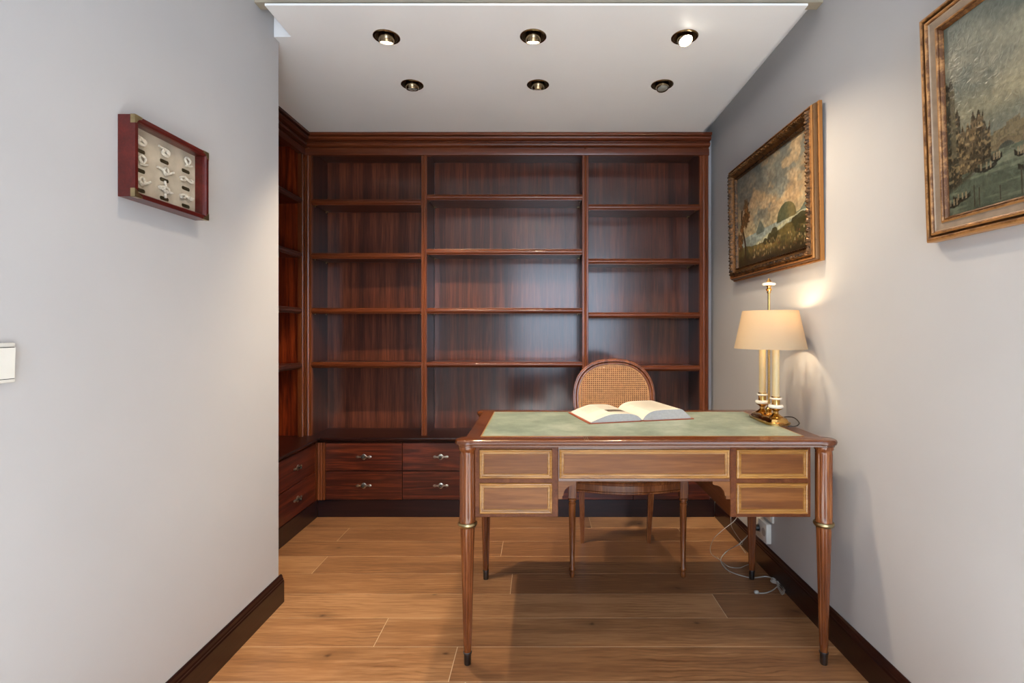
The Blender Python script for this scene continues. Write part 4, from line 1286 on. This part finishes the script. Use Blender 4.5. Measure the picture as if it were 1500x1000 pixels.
# ------------------------------------------------------------------ knot display case on the left wall
KY0, KY1 = 1.315, 1.609; KZ0, KZ1 = H+0.346, H+0.560; KX = XL+0.0012; KD = 0.044
kc = root('display_case', 'shallow red wooden box frame of rope knots with brass corners on the left wall', 'display case', (KX, 1.46, KZ0))
fw = 0.015
bm = B()
def fr_sweep(bm, prof):
    loops = []
    for ins, x in prof:
        loops.append([(KX+x, KY0+ins, KZ0+ins), (KX+x, KY1-ins, KZ0+ins), (KX+x, KY1-ins, KZ1-ins), (KX+x, KY0+ins, KZ1-ins)])
    rings(bm, loops+[loops[0]], True, False); bmesh.ops.remove_doubles(bm, verts=bm.verts, dist=1e-6)
fr_sweep(bm, [(0, 0), (0, KD-0.001), (0.001, KD), (fw-0.004, KD), (fw-0.001, KD-0.004), (fw, KD-0.010), (fw, 0.0)])
obj('frame', bm, M['red_box'], kc)
bm = B(); box(bm, KX, KX+0.010, KY0+fw, KY1-fw, KZ0+fw, KZ1-fw); obj('backing_board', bm, M['backing'], kc)
bm = B(); box(bm, KX+KD-0.012, KX+KD-0.0105, KY0+fw+0.0003, KY1-fw-0.0003, KZ0+fw+0.0003, KZ1-fw-0.0003); obj('glass_pane', bm, M['glass'], kc)
for (yy, sy_) in ((KY0, 1), (KY1, -1)):
    for (zz, sz_) in ((KZ0, 1), (KZ1, -1)):
        bm = B()
        e_ = 0.0007
        # front triangle-ish plate with concave inner edge
        pts = [(yy-sy_*e_, zz-sz_*e_), (yy+sy_*0.026, zz-sz_*e_), (yy+sy_*0.024, zz+sz_*0.006), (yy+sy_*0.014, zz+sz_*0.010), (yy+sy_*0.010, zz+sz_*0.014), (yy+sy_*0.006, zz+sz_*0.020), (yy-sy_*e_, zz+sz_*0.022)]
        prism(bm, pts, KX+KD, KX+KD+e_, 'yz')
        a, c = sorted((zz-sz_*e_, zz+sz_*0.022)); y_a, y_b = sorted((yy-sy_*e_, yy))
        box(bm, KX+KD-0.011, KX+KD, y_a, y_b, a, c)
        y_a, y_b = sorted((yy-sy_*e_, yy+sy_*0.022)); a, c = sorted((zz-sz_*e_, zz))
        box(bm, KX+KD-0.011, KX+KD, y_a, y_b, a, c)
        r = bmesh.ops.create_icosphere(bm, subdivisions=1, radius=0.0013)
        for v in r['verts']: v.co += Vector((KX+KD-0.006, yy-sy_*e_, zz+sz_*0.014))
        obj('brass_corner', bm, M['brass_dull'], kc, label='brass corner bracket')
iy0, iy1 = KY0+fw, KY1-fw; iz0, iz1 = KZ0+fw, KZ1-fw
def knot(kind, cy, cz, s):
    x = KX+0.0145
    if kind == 0:      # coil with loop
        pts = []
        for i in range(40):
            t = i/39*2*PI*2.2
            r_ = 0.45+0.55*i/39
            pts.append((x+0.001*math.sin(t*3), cy+s*r_*math.cos(t), cz+s*0.7*r_*math.sin(t)))
        pts.append((x, cy-s*1.7, cz+s*0.8))
        return pts
    if kind == 1:      # overhand, horizontal
        c = [(-2.0, 0.3), (-1.0, 0.2), (0.2, -0.5), (0.9, 0.1), (0.2, 0.7), (-0.6, 0.1), (0.1, -0.6), (1.0, -0.2), (2.0, 0.35)]
    elif kind == 2:    # cross knot
        c = [(0.0, 1.7), (0.0, 0.6), (-0.6, 0.0), (0.3, -0.5), (0.9, 0.2), (-0.2, 0.5), (-1.6, 0.15), (-0.3, -0.1), (1.6, -0.25), (0.3, -0.4), (0.0, -1.6)]
    elif kind == 3:    # loop (bowline)
        c = [(-0.2, -0.6), (0.4, -0.3), (0.8, 0.6), (0.2, 1.2), (-0.5, 0.6), (-0.2, -0.1), (0.6, -0.4), (1.5, -0.2)]
    else:              # two strands
        c = [(-1.8, 0.1), (-0.6, 0.5), (0.3, 0.0), (1.1, 0.4), (1.8, 0.2), (1.1, -0.2), (0.2, 0.35), (-0.7, -0.2), (-1.8, -0.3)]
    return smooth_path([(x+0.002*((i % 3)-1), cy+s*a, cz+s*b_) for i, (a, b_) in enumerate(c)], 6)
kinds = [[0, 0, 3], [3, 1, 4], [1, 2, 4]]
for r_ in range(3):
    for c_ in range(3):
        cy = iy0+(0.17+0.335*c_)*(iy1-iy0); cz = iz1-(0.20+0.29*r_)*(iz1-iz0)
        bm = B(); tube(bm, knot(kinds[r_][c_], cy, cz+0.002, 0.0150), 0.0033, 7); obj('rope_knot', bm, M['rope'], kc, True, label=None)
        # name plaque with cut corners, tilted like the others
        pz = cz-0.0235; w2, h2, k2 = 0.0165, 0.0052, 0.003
        pts = [(cy-w2+k2, pz-h2), (cy+w2-k2, pz-h2), (cy+w2, pz-h2+k2), (cy+w2, pz+h2-k2), (cy+w2-k2, pz+h2), (cy-w2+k2, pz+h2), (cy-w2, pz+h2-k2), (cy-w2, pz-h2+k2)]
        bm = B(); prism(bm, pts, KX+0.010, KX+0.0112, 'yz'); obj('name_plaque', bm, M['tag'], kc)

# ------------------------------------------------------------------ light switch
sw = root('light_switch', 'white plastic wall switch at the left edge of the picture', 'switch', (XL, 1.010, 1.085))
bm = B(); box(bm, XL, XL+0.009, 0.968, 1.052, 1.044, 1.126, 0.003, 3); obj('plate', bm, M['white_pl'], sw, True)
bm = B(); prism(bm, [(XL+0.008, 1.0525), (XL+0.0105, 1.0525), (XL+0.0130, 1.116), (XL+0.008, 1.116)], 0.977, 1.0475, 'xz'); obj('rocker', bm, M['white_pl'], sw)
bm = B(); box(bm, XL+0.0085, XL+0.0092, 0.9755, 1.049, 1.051, 1.0525); box(bm, XL+0.0085, XL+0.0092, 0.9755, 1.049, 1.116, 1.1175); obj('gap', bm, M['black'], sw)

# ------------------------------------------------------------------ sockets and cables
so = root('wall_socket', 'white surface-mounted socket box low on the right wall behind the desk leg', 'socket', (XR, 2.435, 0.188))
bm = B(); box(bm, XR-0.024, XR, 2.379, 2.492, 0.141, 0.234, 0.003, 2); obj('box', bm, M['white_pl'], so, True)
for yy in (2.408, 2.462):
    bm = B(); 
    seg = 20
    rings(bm, [[(XR-0.0248, yy+0.019*math.cos(2*PI*i/seg), 0.188+0.019*math.sin(2*PI*i/seg)) for i in range(seg)], [(XR-0.0238, yy+0.020*math.cos(2*PI*i/seg), 0.188+0.020*math.sin(2*PI*i/seg)) for i in range(seg)]])
    obj('outlet_face', bm, M['cable'], so)
s2 = root('wall_socket', 'white flat socket plate just above the surface-mounted box, mostly hidden by the desk', 'socket', (XR, 2.39, 0.295))
bm = B(); box(bm, XR-0.010, XR, 2.348, 2.432, 0.250, 0.334, 0.003, 2); obj('plate', bm, M['white_pl'], s2, True)
bm = B(); box(bm, XR-0.0125, XR-0.0098, 2.362, 2.418, 0.264, 0.320, 0.001); obj('insert', bm, M['white_pl'], s2)
# black plug
pg = root('power_plug', 'black plug with its flex in the low wall socket', 'plug', (XR-0.04, 2.47, 0.19))
bm = B(); seg = 14
rings(bm, [[(x, 2.462+r_*math.cos(2*PI*i/seg), 0.188+r_*math.sin(2*PI*i/seg)) for i in range(seg)] for x, r_ in ((XR-0.0252, 0.015), (XR-0.040, 0.015), (XR-0.050, 0.008))])
obj('plug_body', bm, M['black'], pg, True)
bm = B(); tube(bm, smooth_path([(XR-0.050, 2.462, 0.188), (XR-0.062, 2.455, 0.20), (XR-0.055, 2.44, 0.26), (XR-0.045, 2.42, 0.34), (XR-0.04, 2.40, 0.50), (XR-0.035, 2.39, 0.70)], 6), 0.0028, 8); obj('flex', bm, M['black'], pg, True)
def fl(px, py, z=0.003):
    Y = F*(H-z)/(py-482.0); return ((px-791)/F*Y, Y, z)
def at(px, py, Y): return ((px-791)/F*Y, Y, H-(py-482)/F*Y)
# main white cable: drops behind the pedestal, sweeps over the floor to a tied bundle
wc = root('extension_cable', 'pale grey cable sweeping over the floor to a tied bundle by the baseboard', 'cable', fl(1100, 846))
path = [at(1106, 740, 2.42), at(1106, 765, 2.42), at(1097, 782, 2.40), at(1082, 797, 2.36)] + [fl(1066, 806, 0.055), fl(1056, 818, 0.02), fl(1060, 829, 0.004), fl(1072, 838), fl(1095, 845), fl(1108, 845.5), fl(1122, 844), fl(1134, 847.5)]
bm = B(); tube(bm, smooth_path(path, 7), 0.0023, 8); obj('cable_run', bm, M['cable'], wc, True)
bm = B(); tube(bm, smooth_path([fl(1139, 858), fl(1132, 864), fl(1122, 868), fl(1112, 868.5), fl(1108.5, 867.5)], 6), 0.0024, 8); obj('cable_end', bm, M['cable'], wc, True)
bm = B(); c = fl(1108, 867, 0.008)
seg = 12
rings(bm, [[(c[0]+x, c[1]+r_*math.cos(2*PI*i/seg), c[2]+r_*math.sin(2*PI*i/seg)) for i in range(seg)] for x, r_ in ((-0.009, 0.005), (-0.004, 0.0078), (0.006, 0.0075), (0.010, 0.004))])
obj('connector', bm, M['cable'], wc, True)
rk = random.Random(9)
ca, cb_, cm = Vector(fl(1131, 850)), Vector(fl(1149, 871)), Vector(fl(1139.5, 856))
for k in range(5):
    d1 = (ca-cb_).normalized(); nn = Vector((-d1.y, d1.x, 0))
    z = 0.0035+0.0028*k
    a1 = rk.uniform(0.008, 0.018); a2 = rk.uniform(0.006, 0.016)
    pts = [cm, cm+(ca-cm)*0.5+nn*a1, ca+Vector((rk.uniform(-.006, .006), rk.uniform(-.006, .006), 0)), cm+(ca-cm)*0.5-nn*a1*0.8, cm, cm+(cb_-cm)*0.55+nn*a2, cb_+Vector((rk.uniform(-.010, .004), rk.uniform(-.008, .008), 0)), cm+(cb_-cm)*0.55-nn*a2]
    bm = B(); tube(bm, smooth_path([(p.x, p.y, z) for p in pts], 5, True)+[Vector((cm.x, cm.y, z))], 0.0016, 6); obj('coil', bm, M['cable'], wc, True)
bm = B(); 
rings(bm, [[(cm.x+s*0.004, cm.y+0.008*math.cos(2*PI*i/12), 0.010+0.009*math.sin(2*PI*i/12)) for i in range(12)] for s in (-1, 1)])
obj('cable_tie', bm, M['cable'], wc, True)
# second thin cable
path = [at(1082, 745, 2.50), at(1078, 760, 2.50), at(1060, 775, 2.50), at(1046, 788, 2.55), fl(1040.5, 802, 0.02), fl(1043, 812, 0.003), fl(1055, 820), fl(1066, 829), fl(1082, 831.5), fl(1092, 828), fl(1098, 826)]
bm = B(); tube(bm, smooth_path(path, 7), 0.0015, 7)
o = obj('thin_cable', bm, M['cable'], None, True); tag(o, 'thin pale cable looping down beside the rear desk leg, leftmost of the cables', 'cable')
path = [at(1071, 745, 2.55), at(1071, 768, 2.55), at(1078, 782, 2.62), at(1088, 796, 2.68), (1.052, 2.66, 0.02), (1.058, 2.60, 0.003)]
bm = B(); tube(bm, smooth_path(path, 7), 0.0015, 7)
o = obj('thin_cable', bm, M['cable'], None, True); tag(o, 'thin pale cable hanging against the dark baseboard under the desk', 'cable')
